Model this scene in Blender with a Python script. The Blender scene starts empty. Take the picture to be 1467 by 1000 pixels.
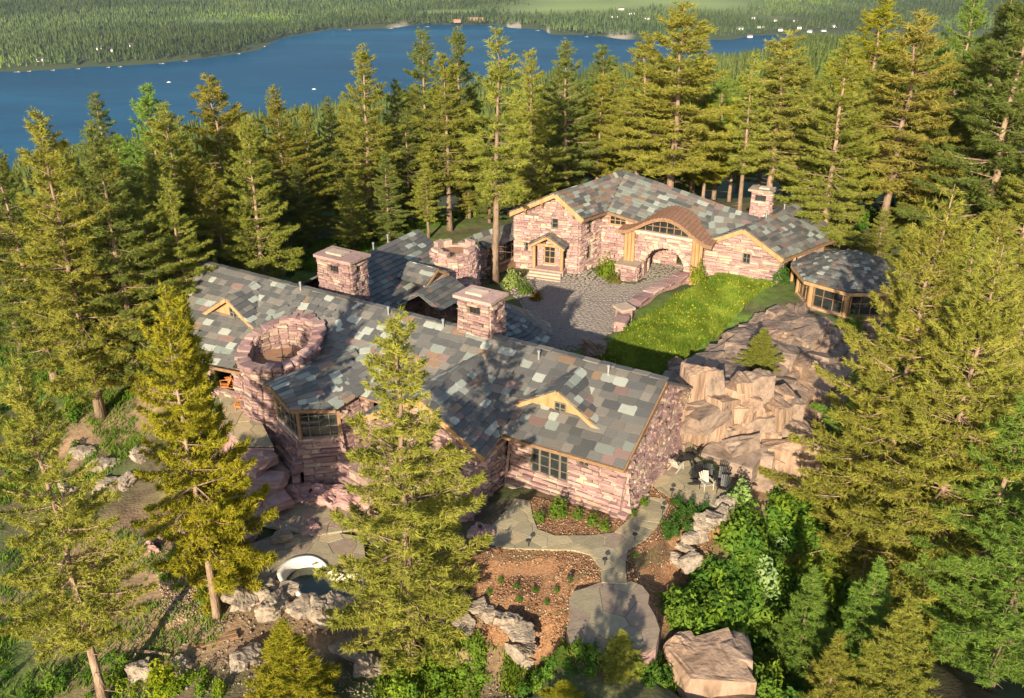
import bpy, bmesh, math, random
import numpy as np
from mathutils import Vector, Matrix, noise
random.seed(7); rng = np.random.default_rng(7)
S = bpy.context.scene; COL = S.collection
# ------------------------------------------------------------------ camera, sky, sun, exposure
CAMH, PITCH, FPX = 34.0, math.radians(25.7), 1300.0
cam = bpy.data.objects.new('camera', bpy.data.cameras.new('camera')); COL.objects.link(cam)
cam.location = (0, 0, CAMH); cam.rotation_euler = (math.pi/2 - PITCH, 0, 0)
cam.data.sensor_width = 36; cam.data.lens = 36*FPX/1467; cam.data.clip_end = 30000; cam.data.clip_start = .5
S.camera = cam
AZ, EL = math.radians(75), math.radians(21)          # the way shadows fall, the sun's height
w = bpy.data.worlds.new('World'); S.world = w; w.use_nodes = True
sky = w.node_tree.nodes.new('ShaderNodeTexSky'); sky.sky_type = 'NISHITA'; sky.sun_disc = False
sky.sun_elevation = EL; sky.sun_rotation = math.radians(195)
bg = w.node_tree.nodes['Background']; bg.inputs[1].default_value = .1
w.node_tree.links.new(sky.outputs[0], bg.inputs[0])
sl = bpy.data.lights.new('sun', 'SUN'); sl.energy = 5.0; sl.angle = math.radians(.5); sl.color = (1, .86, .64)
so = bpy.data.objects.new('sun', sl); COL.objects.link(so); so.location = (-30, -60, 80)
so.rotation_euler = Vector((math.cos(AZ)*math.cos(EL), math.sin(AZ)*math.cos(EL), -math.sin(EL))).to_track_quat('-Z', 'Y').to_euler()
S.view_settings.view_transform = 'Standard'; S.view_settings.look = 'None'; S.view_settings.gamma = 1
S.view_settings.exposure = 1.15
# ------------------------------------------------------------------ survey: bearing of a point seen from the drone -> world
CP, SP = math.cos(PITCH), math.sin(PITCH)
def at(u, v, z=0.):
    a = (u-733.5)/FPX; b = (500-v)/FPX; d = Vector((a, CP+b*SP, -SP+b*CP))
    return Vector((0, 0, CAMH)) + d*((z-CAMH)/d.z)
def atY(u, v, Y):
    a = (u-733.5)/FPX; b = (500-v)/FPX; d = Vector((a, CP+b*SP, -SP+b*CP))
    return Vector((0, 0, CAMH)) + d*(Y/d.y)
def sstep(a, b, x): t = np.clip((x-a)/(b-a), 0, 1); return t*t*(3-2*t)
# ------------------------------------------------------------------ helpers
def tag(o, label=None, cat=None, group=None, kind=None):
    for k, v in (('label', label), ('category', cat), ('group', group), ('kind', kind)):
        if v: o[k] = v
    return o
def link(name, data, parent=None, M=None):
    o = bpy.data.objects.new(name, data); COL.objects.link(o)
    if parent: o.parent = parent
    if M is not None: o.matrix_basis = M
    return o
def empty(name, label, cat, loc=(0, 0, 0), group=None):
    o = link(name, None); o.location = loc; o.empty_display_size = .3
    return tag(o, label, cat, group)
def local(parent, v):
    return Vector(v) - parent.location if parent else Vector(v)
def mesh(name, vs, fs, mats, smooth=False, mi=None):
    me = bpy.data.meshes.new(name); me.from_pydata([tuple(v) for v in vs], [], [tuple(f) for f in fs])
    for m in (mats if isinstance(mats, list) else [mats]): me.materials.append(m)
    if mi is not None: me.polygons.foreach_set('material_index', mi)
    if smooth: me.polygons.foreach_set('use_smooth', [True]*len(me.polygons))
    me.update(); return me
def trimesh(name, V, T, mat, tint=None, smooth=False):
    V = np.asarray(V, np.float32); T = np.asarray(T, np.int32); me = bpy.data.meshes.new(name)
    me.vertices.add(len(V)); me.vertices.foreach_set('co', V.ravel())
    me.loops.add(T.size); me.loops.foreach_set('vertex_index', T.ravel())
    me.polygons.add(len(T)); me.polygons.foreach_set('loop_start', np.arange(0, T.size, 3, dtype=np.int32))
    me.polygons.foreach_set('loop_total', np.full(len(T), 3, np.int32))
    if smooth: me.polygons.foreach_set('use_smooth', np.ones(len(T), bool))
    if tint is not None:
        a = me.attributes.new('tint', 'FLOAT_COLOR', 'POINT'); c = np.ones((len(V), 4), np.float32); c[:, :3] = tint
        a.data.foreach_set('color', c.ravel())
    me.materials.append(mat); me.update(calc_edges=True); return me
def prism(poly, z0, z1):
    n = len(poly); vs = [(p[0], p[1], z0) for p in poly]+[(p[0], p[1], z1) for p in poly]
    fs = [list(range(n))[::-1], list(range(n, 2*n))]+[[i, (i+1) % n, n+(i+1) % n, n+i] for i in range(n)]
    return vs, fs
class MB:
    def __init__(s): s.v = []; s.f = []
    def add(s, vs, fs):
        k = len(s.v); s.v += [tuple(v) for v in vs]; s.f += [[i+k for i in f] for f in fs]; return s
    def hexa(s, p):      # 8 points: bottom ring 0-3, top ring 4-7
        return s.add(p, [[3, 2, 1, 0], [4, 5, 6, 7], [0, 1, 5, 4], [1, 2, 6, 5], [2, 3, 7, 6], [3, 0, 4, 7]])
    def bar(s, a, b, w, h, up=(0, 0, 1)):
        a = Vector(a); b = Vector(b); d = (b-a).normalized(); x = d.cross(Vector(up))
        x = x.normalized() if x.length > 1e-4 else Vector((1, 0, 0)); y = x.cross(d)
        c = [(-w/2, -h/2), (w/2, -h/2), (w/2, h/2), (-w/2, h/2)]
        return s.hexa([a+x*i+y*j for i, j in c]+[b+x*i+y*j for i, j in c])
    def tube(s, pts, rs, n=8, cap=True):
        k0 = len(s.v); P = [Vector(p) for p in pts]
        for i, p in enumerate(P):
            d = (P[min(i+1, len(P)-1)]-P[max(i-1, 0)]).normalized(); x = d.cross(Vector((.12, .99, .05))).normalized(); y = d.cross(x)
            for j in range(n):
                a = 2*math.pi*j/n; s.v.append(tuple(p+x*math.cos(a)*rs[i]+y*math.sin(a)*rs[i]))
        for i in range(len(P)-1):
            for j in range(n):
                a = k0+i*n+j; b = k0+i*n+(j+1) % n; s.f.append([a, b, b+n, a+n])
        if cap: s.f.append([k0+j for j in range(n)][::-1]); s.f.append([k0+(len(P)-1)*n+j for j in range(n)])
        return s
    def build(s, name, mat, parent=None, smooth=False, kind=None):
        vs = [Vector(v)-parent_world(parent) for v in s.v] if parent else s.v
        o = link(name, mesh(name, vs, s.f, mat, smooth), parent)
        if kind: o['kind'] = kind
        return o
def parent_world(p):
    t = Vector((0, 0, 0))
    while p is not None: t = t+p.location; p = p.parent
    return t
def clip_convex(subj, clip):           # Sutherland-Hodgman, clip is convex counter-clockwise, 2D
    out = list(subj)
    for i in range(len(clip)):
        a = clip[i]; b = clip[(i+1) % len(clip)]; inp = out; out = []
        if not inp: return []
        def side(p): return (b[0]-a[0])*(p[1]-a[1])-(b[1]-a[1])*(p[0]-a[0])
        for j in range(len(inp)):
            p = inp[j]; q = inp[(j+1) % len(inp)]; sp_, sq = side(p), side(q)
            if sp_ >= 0: out.append(p)
            if (sp_ >= 0) != (sq >= 0):
                t = sp_/(sp_-sq); out.append((p[0]+(q[0]-p[0])*t, p[1]+(q[1]-p[1])*t))
    return out
def inside(p, poly):
    c = False; j = len(poly)-1
    for i in range(len(poly)):
        a, b = poly[i], poly[j]
        if (a[1] > p[1]) != (b[1] > p[1]) and p[0] < (b[0]-a[0])*(p[1]-a[1])/(b[1]-a[1])+a[0]: c = not c
        j = i
    return c
def ccw(poly):
    a = sum(poly[i][0]*poly[(i+1) % len(poly)][1]-poly[(i+1) % len(poly)][0]*poly[i][1] for i in range(len(poly)))
    return list(poly) if a > 0 else list(poly)[::-1]
def pxpoly(pts, z=0.): return ccw([tuple(at(u, v, z)[:2]) for u, v in pts])
# ------------------------------------------------------------------ materials
def mat(name, cols, scale=3., rough=.85, bump=.3, bscale=None, rnd=.0, spec=.3, stretch=(1, 1, 1), tint=False, coords='Object', detail=6, metallic=0):
    m = bpy.data.materials.new(name); m.use_nodes = True; nt = m.node_tree; N = nt.nodes; L = nt.links; b = N['Principled BSDF']
    tc = N.new('ShaderNodeTexCoord'); mp = N.new('ShaderNodeMapping'); mp.inputs['Scale'].default_value = stretch
    L.new(tc.outputs[coords], mp.inputs[0])
    nz = N.new('ShaderNodeTexNoise'); nz.inputs['Scale'].default_value = scale; nz.inputs['Detail'].default_value = detail; nz.inputs['Roughness'].default_value = .65
    L.new(mp.outputs[0], nz.inputs[0]); cr = N.new('ShaderNodeValToRGB'); e = cr.color_ramp.elements
    n = len(cols)
    for i in range(n-2): e.new(.5)
    for i, c in enumerate(cols): e[i].position = .3+.4*i/max(1, n-1); e[i].color = (*c, 1)
    L.new(nz.outputs[0], cr.inputs[0]); col = cr.outputs[0]
    if rnd:
        oi = N.new('ShaderNodeObjectInfo'); mr = N.new('ShaderNodeMapRange'); mr.inputs[3].default_value = 1-rnd; mr.inputs[4].default_value = 1+rnd
        L.new(oi.outputs['Random'], mr.inputs[0]); hs = N.new('ShaderNodeHueSaturation'); L.new(col, hs.inputs['Color']); L.new(mr.outputs[0], hs.inputs['Value']); col = hs.outputs[0]
    if tint:
        at_ = N.new('ShaderNodeAttribute'); at_.attribute_name = 'tint'; mx = N.new('ShaderNodeMix'); mx.data_type = 'RGBA'; mx.blend_type = 'MULTIPLY'; mx.inputs[0].default_value = 1
        L.new(col, mx.inputs[6]); L.new(at_.outputs['Color'], mx.inputs[7]); col = mx.outputs[2]
    L.new(col, b.inputs['Base Color']); b.inputs['Roughness'].default_value = rough; b.inputs['Specular IOR Level'].default_value = spec; b.inputs['Metallic'].default_value = metallic
    if bump:
        n2 = N.new('ShaderNodeTexNoise'); n2.inputs['Scale'].default_value = bscale or scale*4; n2.inputs['Detail'].default_value = 5
        L.new(mp.outputs[0], n2.inputs[0]); bp = N.new('ShaderNodeBump'); bp.inputs['Strength'].default_value = bump; bp.inputs['Distance'].default_value = .1
        L.new(n2.outputs[0], bp.inputs['Height']); L.new(bp.outputs[0], b.inputs['Normal'])
    return m
def leafmat(name, col, col2, trans=.35, tint=False, objcol=True, scale=.6):
    m = bpy.data.materials.new(name); m.use_nodes = True; nt = m.node_tree; N = nt.nodes; L = nt.links; N.remove(N['Principled BSDF'])
    tc = N.new('ShaderNodeTexCoord'); nz = N.new('ShaderNodeTexNoise'); nz.inputs['Scale'].default_value = scale; nz.inputs['Detail'].default_value = 4
    L.new(tc.outputs['Object'], nz.inputs[0]); mx = N.new('ShaderNodeMix'); mx.data_type = 'RGBA'; mx.inputs[6].default_value = (*col, 1); mx.inputs[7].default_value = (*col2, 1)
    mr = N.new('ShaderNodeMapRange'); mr.inputs[1].default_value = .35; mr.inputs[2].default_value = .65; L.new(nz.outputs[0], mr.inputs[0]); L.new(mr.outputs[0], mx.inputs[0]); c = mx.outputs[2]
    if objcol or tint:
        m2 = N.new('ShaderNodeMix'); m2.data_type = 'RGBA'; m2.blend_type = 'MULTIPLY'; m2.inputs[0].default_value = 1; L.new(c, m2.inputs[6])
        if tint: a = N.new('ShaderNodeAttribute'); a.attribute_name = 'tint'; L.new(a.outputs['Color'], m2.inputs[7])
        else: a = N.new('ShaderNodeObjectInfo'); L.new(a.outputs['Color'], m2.inputs[7])
        c = m2.outputs[2]
    d = N.new('ShaderNodeBsdfDiffuse'); t = N.new('ShaderNodeBsdfTranslucent'); ms = N.new('ShaderNodeMixShader'); ms.inputs[0].default_value = trans
    L.new(c, d.inputs[0]); L.new(c, t.inputs[0]); L.new(d.outputs[0], ms.inputs[1]); L.new(t.outputs[0], ms.inputs[2]); L.new(ms.outputs[0], N['Material Output'].inputs[0])
    return m
STONE = [mat('sandstone_%d' % i, c, 1.6, .9, .6, 5, rnd=.22) for i, c in enumerate([
    [(.28, .175, .155), (.38, .26, .22)], [(.225, .135, .13), (.33, .215, .195)], [(.34, .26, .195), (.45, .345, .265)],
    [(.17, .095, .095), (.26, .16, .15)], [(.32, .22, .185), (.25, .155, .145)], [(.38, .235, .155), (.44, .31, .22)]])]
STONECORE = mat('sandstone_bed', [(.20, .13, .11), (.34, .23, .19), (.44, .31, .25)], 1.3, .95, .8, 5)
SLATE = [mat('slate_%d' % i, c, 2.2, .55, .35, 9, rnd=.2, spec=.45, stretch=(1, 2.5, 1)) for i, c in enumerate([
    [(0.084, 0.080, 0.075), (0.114, 0.109, 0.098)], [(0.060, 0.060, 0.057), (0.080, 0.080, 0.077)], [(0.124, 0.109, 0.092), (0.159, 0.145, 0.124)],
    [(0.226, 0.238, 0.205), (0.300, 0.313, 0.271)], [(0.150, 0.095, 0.061), (0.197, 0.133, 0.088)], [(0.147, 0.096, 0.084), (0.186, 0.127, 0.108)], [(0.144, 0.162, 0.140), (0.186, 0.204, 0.176)]])]
SLATEDECK = mat('slate_underlay', [(.06, .06, .06), (.10, .10, .095)], 2, .8, .3)
TIMBER = mat('larch_timber', [(.26, .14, .06), (.35, .205, .095), (.41, .26, .135)], 2.5, .6, .3, 12, stretch=(1, 1, .15))
TIMBERD = mat('weathered_timber', [(.15, .085, .045), (.25, .15, .08)], 3, .7, .3, 12)
FRAME = mat('bronze_frame', [(.10, .085, .065), (.16, .135, .105)], 4, .5, .1)
COPPER = mat('brown_copper', [(.24, .125, .075), (.34, .19, .12)], 2, .5, .15, metallic=.15)
METAL = mat('grey_pipe', [(.35, .35, .35), (.5, .5, .5)], 4, .4, 0, metallic=.6)
DARKM = mat('black_iron', [(.012, .012, .012), (.03, .03, .03)], 4, .5, 0)
GLASS = mat('dark_glass', [(.012, .015, .016), (.03, .035, .035)], .8, .06, 0, spec=.8)
TERRAC = mat('terracotta_floor', [(.22, .12, .07), (.32, .19, .12)], 3, .8, .2)
ROCK = mat('weathered_rock', [(.085, .06, .046), (.19, .137, .104), (.27, .198, .152), (.13, .092, .07)], 1.0, .92, 1., 3.2, stretch=(1, 1, 1.6))
ROCKT = mat('tan_cliff_rock', [(.11, .068, .047), (.23, .15, .10), (.32, .22, .155), (.16, .10, .07)], 1.1, .92, 1., 3.5, stretch=(1.6, 1.6, .5))
ROCKP = mat('pale_boulder', [(.15, .115, .085), (.255, .205, .155), (.33, .275, .215)], .9, .92, 1., 4)
ROCKM = mat('mauve_ledge_rock', [(.22, .12, .11), (.33, .20, .18), (.45, .31, .26)], .8, .92, .9, 4, stretch=(1, 1, 3))
FLAG = [mat('flagstone_%d' % i, c, 1.5, .8, .35, 6, rnd=.12) for i, c in enumerate([[(.30, .245, .145), (.37, .31, .195)], [(.235, .20, .125), (.30, .255, .17)], [(.33, .25, .145), (.39, .31, .19)], [(.20, .15, .11), (.27, .21, .155)]])]
GROUT = mat('pale_grout', [(.38, .33, .26), (.46, .41, .33)], 6, .95, .3)
COBBLE = mat('cobblestone', [(.13, .11, .095), (.22, .19, .165), (.18, .145, .13)], 2.2, .85, .4, 8)
MULCH = mat('bark_mulch', [(.15, .072, .036), (.28, .145, .072), (.36, .205, .11)], 7, .95, 1., 16)
BARK = mat('pine_bark', [(.12, .075, .05), (.25, .17, .115), (.32, .23, .16)], 2.5, .95, 1., 9, rnd=.2, stretch=(1, 1, .3))
LIMB = BARK
NEEDLE = leafmat('needles', (.172, .186, .040), (.250, .245, .058), .34)
SHRUB = leafmat('shrub_leaves', (.095, .165, .024), (.17, .245, .038), .4, tint=True, objcol=False)
SHRUBO = leafmat('bush_leaves', (.075, .14, .022), (.14, .21, .035), .4)
GRASS = leafmat('grass_blades', (.10, .17, .022), (.18, .24, .036), .35, tint=True, objcol=False)
FARTREE = leafmat('far_needles', (.060, .088, .030), (.105, .135, .042), .25, tint=True, objcol=False, scale=.004)
WHITE = mat('white_paint', [(.7, .68, .63), (.8, .78, .74)], 2, .6, .1)
# ------------------------------------------------------------------ terrain
CTRL = [(at(u, v, z).x, at(u, v, z).y, z) for u, v, z in [
 (690, 790, -.3), (760, 740, 0), (800, 760, 0), (900, 740, 0), (980, 690, 0), (930, 640, 0), (1030, 720, -.2), (850, 800, -.1), (870, 870, -.12), (820, 940, -.35), (900, 945, -.5), (870, 935, -.3), (740, 850, -.6), (935, 920, -.6),
 (690, 880, -1.2), (700, 920, -2.2), (760, 985, -3.5), (640, 985, -4.2), (560, 940, -4.2), (890, 985, -3.2), (1010, 860, -2.8), (960, 990, -4), (1020, 770, -1.2),
 (480, 790, -3.2), (420, 790, -3.2), (360, 800, -3.2), (440, 745, -3.), (390, 740, -3.2), (520, 740, -2.6), (600, 760, -1.8), (660, 740, -.6), (340, 870, -4.2), (400, 900, -4.8), (290, 860, -4.6), (230, 930, -5.2), (110, 995, -5.8),
 (40, 900, -6), (0, 800, -6), (0, 600, -5), (60, 680, -5.4), (150, 640, -4.6), (200, 720, -4.8), (250, 640, -3.6), (310, 650, -2.4), (330, 560, -.2), (345, 610, -.8), (280, 540, -2.2), (120, 570, -3.6), (60, 480, -4), (200, 460, -3), (300, 400, -2),
 (430, 370, -.6), (520, 340, -.8), (620, 330, -.5), (820, 430, 0), (760, 400, 0), (880, 410, 0), (960, 400, 0), (820, 480, 0), (900, 440, .2), (990, 430, .9), (930, 500, .9), (1060, 400, .8), (1110, 400, .8), (960, 470, .9), (870, 495, .4),
 (1150, 440, .9), (1200, 450, .8), (1250, 420, .2), (1220, 380, 0), (1000, 250, -1.), (900, 225, -1.5), (750, 300, -.5), (1130, 270, -.5), (1230, 340, -.5), (1300, 300, 0), (1440, 290, 1.), (1467, 250, 2),
 (1100, 800, -5.5), (1080, 720, -2.5), (1160, 900, -8), (1280, 850, -10.5), (1400, 920, -11), (1400, 760, -10), (1400, 600, -8), (1300, 600, -8), (1200, 650, -6.5), (1150, 580, -4.), (1120, 990, -8), (1280, 480, -3.5), (1400, 450, -4)]]
CTRL += [(-90, 60, -13), (-80, 110, -9), (-50, 125, -4), (0, 125, -3), (45, 125, -2), (90, 120, 3), (90, 60, -10), (70, 40, -14), (0, 8, -9), (-50, 12, -12), (50, 12, -18), (-60, 40, -9)]
CTRL = np.array(CTRL)
AZS = [(u-733.5)/FPX for u in (-400, 0, 100, 200, 300, 350, 400, 470, 600, 700, 760, 800, 900, 1040, 1110, 1160, 1200, 1900)]
FARV = (112, 103, 98, 92, 84, 76, 56, 44, 37, 37, 40, 50, 55, 56, 50, 47, 47, 47)
NEARU = (-400, 0, 200, 330, 480, 600, 860, 960, 1060, 1125, 1150, 1900); NEARV = (290, 250, 205, 178, 160, 140, 103, 88, 78, 66, 47.5, 47.5)
ZL = -400.
def yv(v): b = (500-v)/FPX; return (ZL-CAMH)/(-SP+b*CP)*(CP+b*SP)
def azu(u, v): p = at(u, v, ZL); return p.x/p.y
FA = np.array([azu(a*FPX+733.5, v) for a, v in zip(AZS, FARV)]); FR = np.array([yv(v) for v in FARV])
NA = np.array([azu(u, v) for u, v in zip(NEARU, NEARV)]); NR = np.array([yv(v) for v in NEARV])
def hnear(x, y):
    x = np.asarray(x, float); y = np.asarray(y, float); num = np.zeros_like(x); den = np.zeros_like(x)
    for cx, cy, cz in CTRL:
        wt = 1/((x-cx)**2+(y-cy)**2+.35)**1.9; num += wt*cz; den += wt
    return num/den
def hgt(x, y):
    x = np.atleast_1d(np.asarray(x, float)); y = np.atleast_1d(np.asarray(y, float))
    n = hnear(x, y); az = x/np.maximum(y, 30.)
    rn = np.interp(az, NA, NR); rf = np.interp(az, FA, FR)
    t = np.clip((y-118)/(rn-118), 0, 1)
    f = -3-(392)*t**.86
    f = f+np.where(y > 118, np.sin(x*.011+1)*np.sin(y*.007)*8*np.clip(t*4, 0, 1)*(1-t), 0)
    lake = np.minimum(np.clip((y-rn)/60, 0, 1), np.clip((rf-y)/60, 0, 1))
    f = np.where(y > rn, -395-25*lake, f)
    d = np.maximum(y-rf, 0)
    f = np.where(y > rf, -395+8*np.clip(d/40, 0, 1)+.02*d+np.sin(x*.0021+.5)*np.sin(y*.0017)*14*np.clip(d/500, 0, 1), f)
    k = sstep(105, 150, y)
    return n*(1-k)+f*k
def h1(x, y): return float(hgt(x, y)[0])
def grow(a, b, st, g): # coordinates from a to b with growing step
    o = [a]; s = st
    while abs(o[-1]) < abs(b): o.append(o[-1]+(s if b > a else -s)); s *= g
    return o
xs = np.array(sorted(set(grow(-75, -6500, 2, 1.13)[1:]+list(np.arange(-75, 76, 1.))+grow(75, 6500, 2, 1.13)[1:])))
ys = np.array(sorted(set(list(np.arange(-40, 20, 4.))+list(np.arange(20, 130, 1.))+grow(130, 7500, 2, 1.05))))
X, Y = np.meshgrid(xs, ys); Z = hgt(X.ravel(), Y.ravel()).reshape(X.shape)
nzv = np.array([noise.fractal(Vector((a*.35, b*.35, 0)), 1, 2, 4) if b < 130 and abs(a) < 76 else 0 for a, b in zip(X.ravel(), Y.ravel())]).reshape(X.shape)
FLAT = pxpoly([(681, 777), (726, 715), (740, 690), (900, 660), (930, 620), (1000, 630), (1050, 715), (940, 760), (900, 850), (930, 940), (810, 945), (860, 830), (790, 795)])
COURT = pxpoly([(735, 400), (790, 395), (900, 410), (1000, 385), (905, 450), (860, 490), (780, 500)])
flat = np.array([1. if inside(p, FLAT) or inside(p, COURT) else 0. for p in zip(X.ravel(), Y.ravel())]).reshape(X.shape)
Z = Z+nzv*.22*(1-flat)
SLB = pxpoly([(815, 862), (822, 850), (838, 845), (862, 836), (880, 838), (905, 836), (920, 842), (930, 855), (928, 868), (938, 885), (945, 905), (940, 928), (925, 938), (900, 936), (870, 941), (832, 938), (818, 930), (812, 905), (818, 885)], -.1)
ZT = -3.1
TER = pxpoly([(331, 812), (353, 782), (392, 768), (471, 762), (520, 770), (525, 812), (500, 822), (471, 812), (450, 798), (416, 803), (403, 819), (375, 845), (334, 848)], ZT)
UPT = ccw([(9.4-.8588*s-.5124*v, 51.7+.5124*s-.8588*v) for s, v in ((29, 9.2), (25, 9.3), (22, 9.6), (19.5, 8), (15.5, 8.3), (15.3, 12), (17.5, 14.2), (21, 15.2), (25.5, 15), (29, 12.5))])
def widen(poly, k): cx = sum(p[0] for p in poly)/len(poly); cy = sum(p[1] for p in poly)/len(poly); return [(p[0]+(p[0]-cx)/max(.1, math.hypot(p[0]-cx, p[1]-cy))*k, p[1]+(p[1]-cy)/max(.1, math.hypot(p[0]-cx, p[1]-cy))*k) for p in poly]
for poly, lev in ((SLB, -.5), (TER, ZT-.6), (UPT, -3.2), (pxpoly([(395, 800), (470, 790), (530, 820), (520, 870), (430, 865)], ZT), ZT-1.6)):
    wpoly = widen(poly, .9); near_ = (X > min(p[0] for p in wpoly)-1) & (X < max(p[0] for p in wpoly)+1) & (Y > min(p[1] for p in wpoly)-1) & (Y < max(p[1] for p in wpoly)+1)
    for j, i in np.argwhere(near_):
        if inside((X[j, i], Y[j, i]), wpoly): Z[j, i] = min(Z[j, i], lev)
PATH = pxpoly([(681, 777), (708, 750), (726, 733), (737, 716), (759, 719), (763, 742), (770, 760), (795, 769), (840, 769), (878, 765), (896, 750), (915, 730), (929, 713), (952, 716), (958, 725), (941, 756), (926, 773), (900, 789), (896, 808), (898, 838), (862, 836), (860, 815), (846, 797), (823, 790), (783, 789), (726, 787)])
PAT = pxpoly([(922, 672), (929, 653), (955, 633), (990, 628), (1003, 655), (1012, 675), (1041, 694), (1048, 716), (1027, 728), (998, 726), (958, 713), (938, 699)])
pv8 = [(0, 0)]+[(math.cos(k*math.pi/4)*1.1, math.sin(k*math.pi/4)*1.1) for k in range(8)]
for j, i in np.argwhere((X > -5) & (X < 18) & (Y > 36) & (Y < 58)):
    if any(inside((X[j, i]+a, Y[j, i]+b), q) for a, b in pv8 for q in (PATH, PAT)): Z[j, i] = -.03
Z[flat > .5] = np.where(np.abs(Z[flat > .5]) < .6, -.02, Z[flat > .5])
gv = np.stack([X.ravel(), Y.ravel(), Z.ravel()], 1)
nx, ny = len(xs), len(ys); i0 = (np.arange(ny-1)[:, None]*nx+np.arange(nx-1)[None]).ravel()
T = np.concatenate([np.stack([i0, i0+1, i0+nx+1], 1), np.stack([i0, i0+nx+1, i0+nx], 1)])
def blob(x, y, pts):
    r = np.zeros_like(x)
    for u, v, z, rad in pts:
        p = at(u, v, z); r = np.maximum(r, np.clip(1.3-np.hypot(x-p.x, y-p.y)/rad, 0, 1))
    return r
fx, fy = X.ravel(), Y.ravel()
dirt = blob(fx, fy, [(250, 900, -5, 4), (330, 930, -5, 3.5), (700, 950, -3, 3), (300, 860, -4.5, 3), (160, 620, -4, 4), (130, 650, -5, 3), (230, 560, -3, 4), (560, 900, -4, 3), (420, 930, -5, 4), (1300, 930, -10, 4), (350, 620, -1, 3), (180, 900, -5, 5), (120, 820, -5.5, 5), (240, 830, -5, 4), (200, 760, -5, 4), (300, 700, -3, 4), (100, 640, -4.5, 5), (1010, 990, -4, 3), (1120, 540, -2, 5), (1090, 700, -2, 3)])
grn = blob(fx, fy, [(200, 500, -3, 9), (20, 960, -6, 4), (420, 375, -1, 9), (1050, 800, -4, 7), (1100, 900, -7, 7), (950, 470, 1, 12), (1000, 450, 1, 9), (1440, 290, 0, 20), (620, 960, -4, 4), (560, 320, -1, 12), (100, 500, -4, 12), (1060, 405, 1, 6)])
field = np.zeros_like(fx)
for u, v, wx, wy in [(830, 13, 420, 260), (960, 6, 500, 260), (1000, 10, 300, 300), (820, 5, 300, 200), (300, 30, 150, 80), (640, 14, 200, 90), (1110, 24, 200, 80)]:
    p = at(u, v, ZL+30); field = np.maximum(field, np.clip(1.4-np.hypot((fx-p.x)/wx, (fy-p.y)/wy), 0, 1))
field *= (fy > 1500)
nn = nzv.ravel()
base = np.array([.095, .075, .045])*np.ones((len(fx), 1))
def mixin(c, k): 
    global base; k = np.clip(k, 0, 1)[:, None]; base = base*(1-k)+np.array(c)*k
mixin((.065, .095, .025), np.clip(.5+nn*1.6, 0, .8)); mixin((.105, .17, .024), grn*np.clip(.7+nn, .3, 1)); mixin((.27, .175, .105), dirt*np.clip(.95+nn*.7, .35, 1))
mixin((.15, .085, .045), blob(fx, fy, [(750, 830, 0, 4), (820, 790, 0, 4), (900, 760, 0, 3.5), (980, 760, 0, 4), (920, 850, 0, 4), (700, 800, 0, 2.5), (800, 740, 0, 3)])); mixin((.045, .06, .022), (fy > 150)*1.); mixin((.20, .26, .07), field); 
# gravel strand along the shore
az = fx/np.maximum(fy, 30); rn = np.interp(az, NA, NR); rf = np.interp(az, FA, FR)
mixin((.34, .29, .22), ((fy > rf-15) & (fy < rf+12))*1.)
GROUND = mat('ground_cover', [(.62, .6, .55), (1.0, 1.0, 1.0), (1.35, 1.3, 1.2)], 1.1, .95, .8, 5, tint=True)
tag(link('ground', trimesh('ground', gv, T, GROUND, base, True)), kind='structure')
lk = mat('lake_water', [(.002, .045, .105), (.004, .058, .125), (.008, .085, .165)], .0016, .9, .5, .05, spec=0., stretch=(1, 2.2, 1))
_b = lk.node_tree.nodes['Principled BSDF']; _g = lk.node_tree.nodes.new('ShaderNodeBsdfGlossy'); _g.inputs['Roughness'].default_value = .22; _m = lk.node_tree.nodes.new('ShaderNodeMixShader'); _m.inputs[0].default_value = .06
lk.node_tree.links.new(_b.outputs[0], _m.inputs[1]); lk.node_tree.links.new(_g.outputs[0], _m.inputs[2]); lk.node_tree.links.new(_m.outputs[0], lk.node_tree.nodes['Material Output'].inputs[0])
p = [(-5200, 900), (5200, 900), (5200, 6500), (-5200, 6500)]
tag(link('lake', mesh('lake', [(a, b, ZL) for a, b in p], [[0, 1, 2, 3]], lk)), kind='structure')
def ground_at(x, y):        # height of the built ground sheet
    i = min(max(np.searchsorted(xs, x)-1, 0), nx-2); j = min(max(np.searchsorted(ys, y)-1, 0), ny-2)
    a = (x-xs[i])/(xs[i+1]-xs[i]); b = (y-ys[j])/(ys[j+1]-ys[j])
    return float((Z[j, i]*(1-a)+Z[j, i+1]*a)*(1-b)+(Z[j+1, i]*(1-a)+Z[j+1, i+1]*a)*b)
def sheet(name, poly, off, m, cell=1., zfun=None, parent=None, depth=.0, kind='structure'):
    poly = ccw(poly); vs = []; fs = []; zf = zfun or (lambda x, y: ground_at(x, y))
    x0 = min(p[0] for p in poly); x1 = max(p[0] for p in poly); y0 = min(p[1] for p in poly); y1 = max(p[1] for p in poly)
    for i in range(int(math.floor(x0/cell)), int(math.ceil(x1/cell))):
        for j in range(int(math.floor(y0/cell)), int(math.ceil(y1/cell))):
            c = [(i*cell, j*cell), ((i+1)*cell, j*cell), ((i+1)*cell, (j+1)*cell), (i*cell, (j+1)*cell)]
            q = clip_convex(poly, c)
            if len(q) > 2:
                k = len(vs); vs += [(a, b, zf(a, b)+off) for a, b in q]; fs.append(list(range(k, k+len(q))))
    me = mesh(name, vs, fs, m); bm = bmesh.new(); bm.from_mesh(me); bmesh.ops.remove_doubles(bm, verts=bm.verts, dist=.002); bm.to_mesh(me); bm.free()
    o = link(name, me, parent)
    if kind: o['kind'] = kind
    return o
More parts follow.
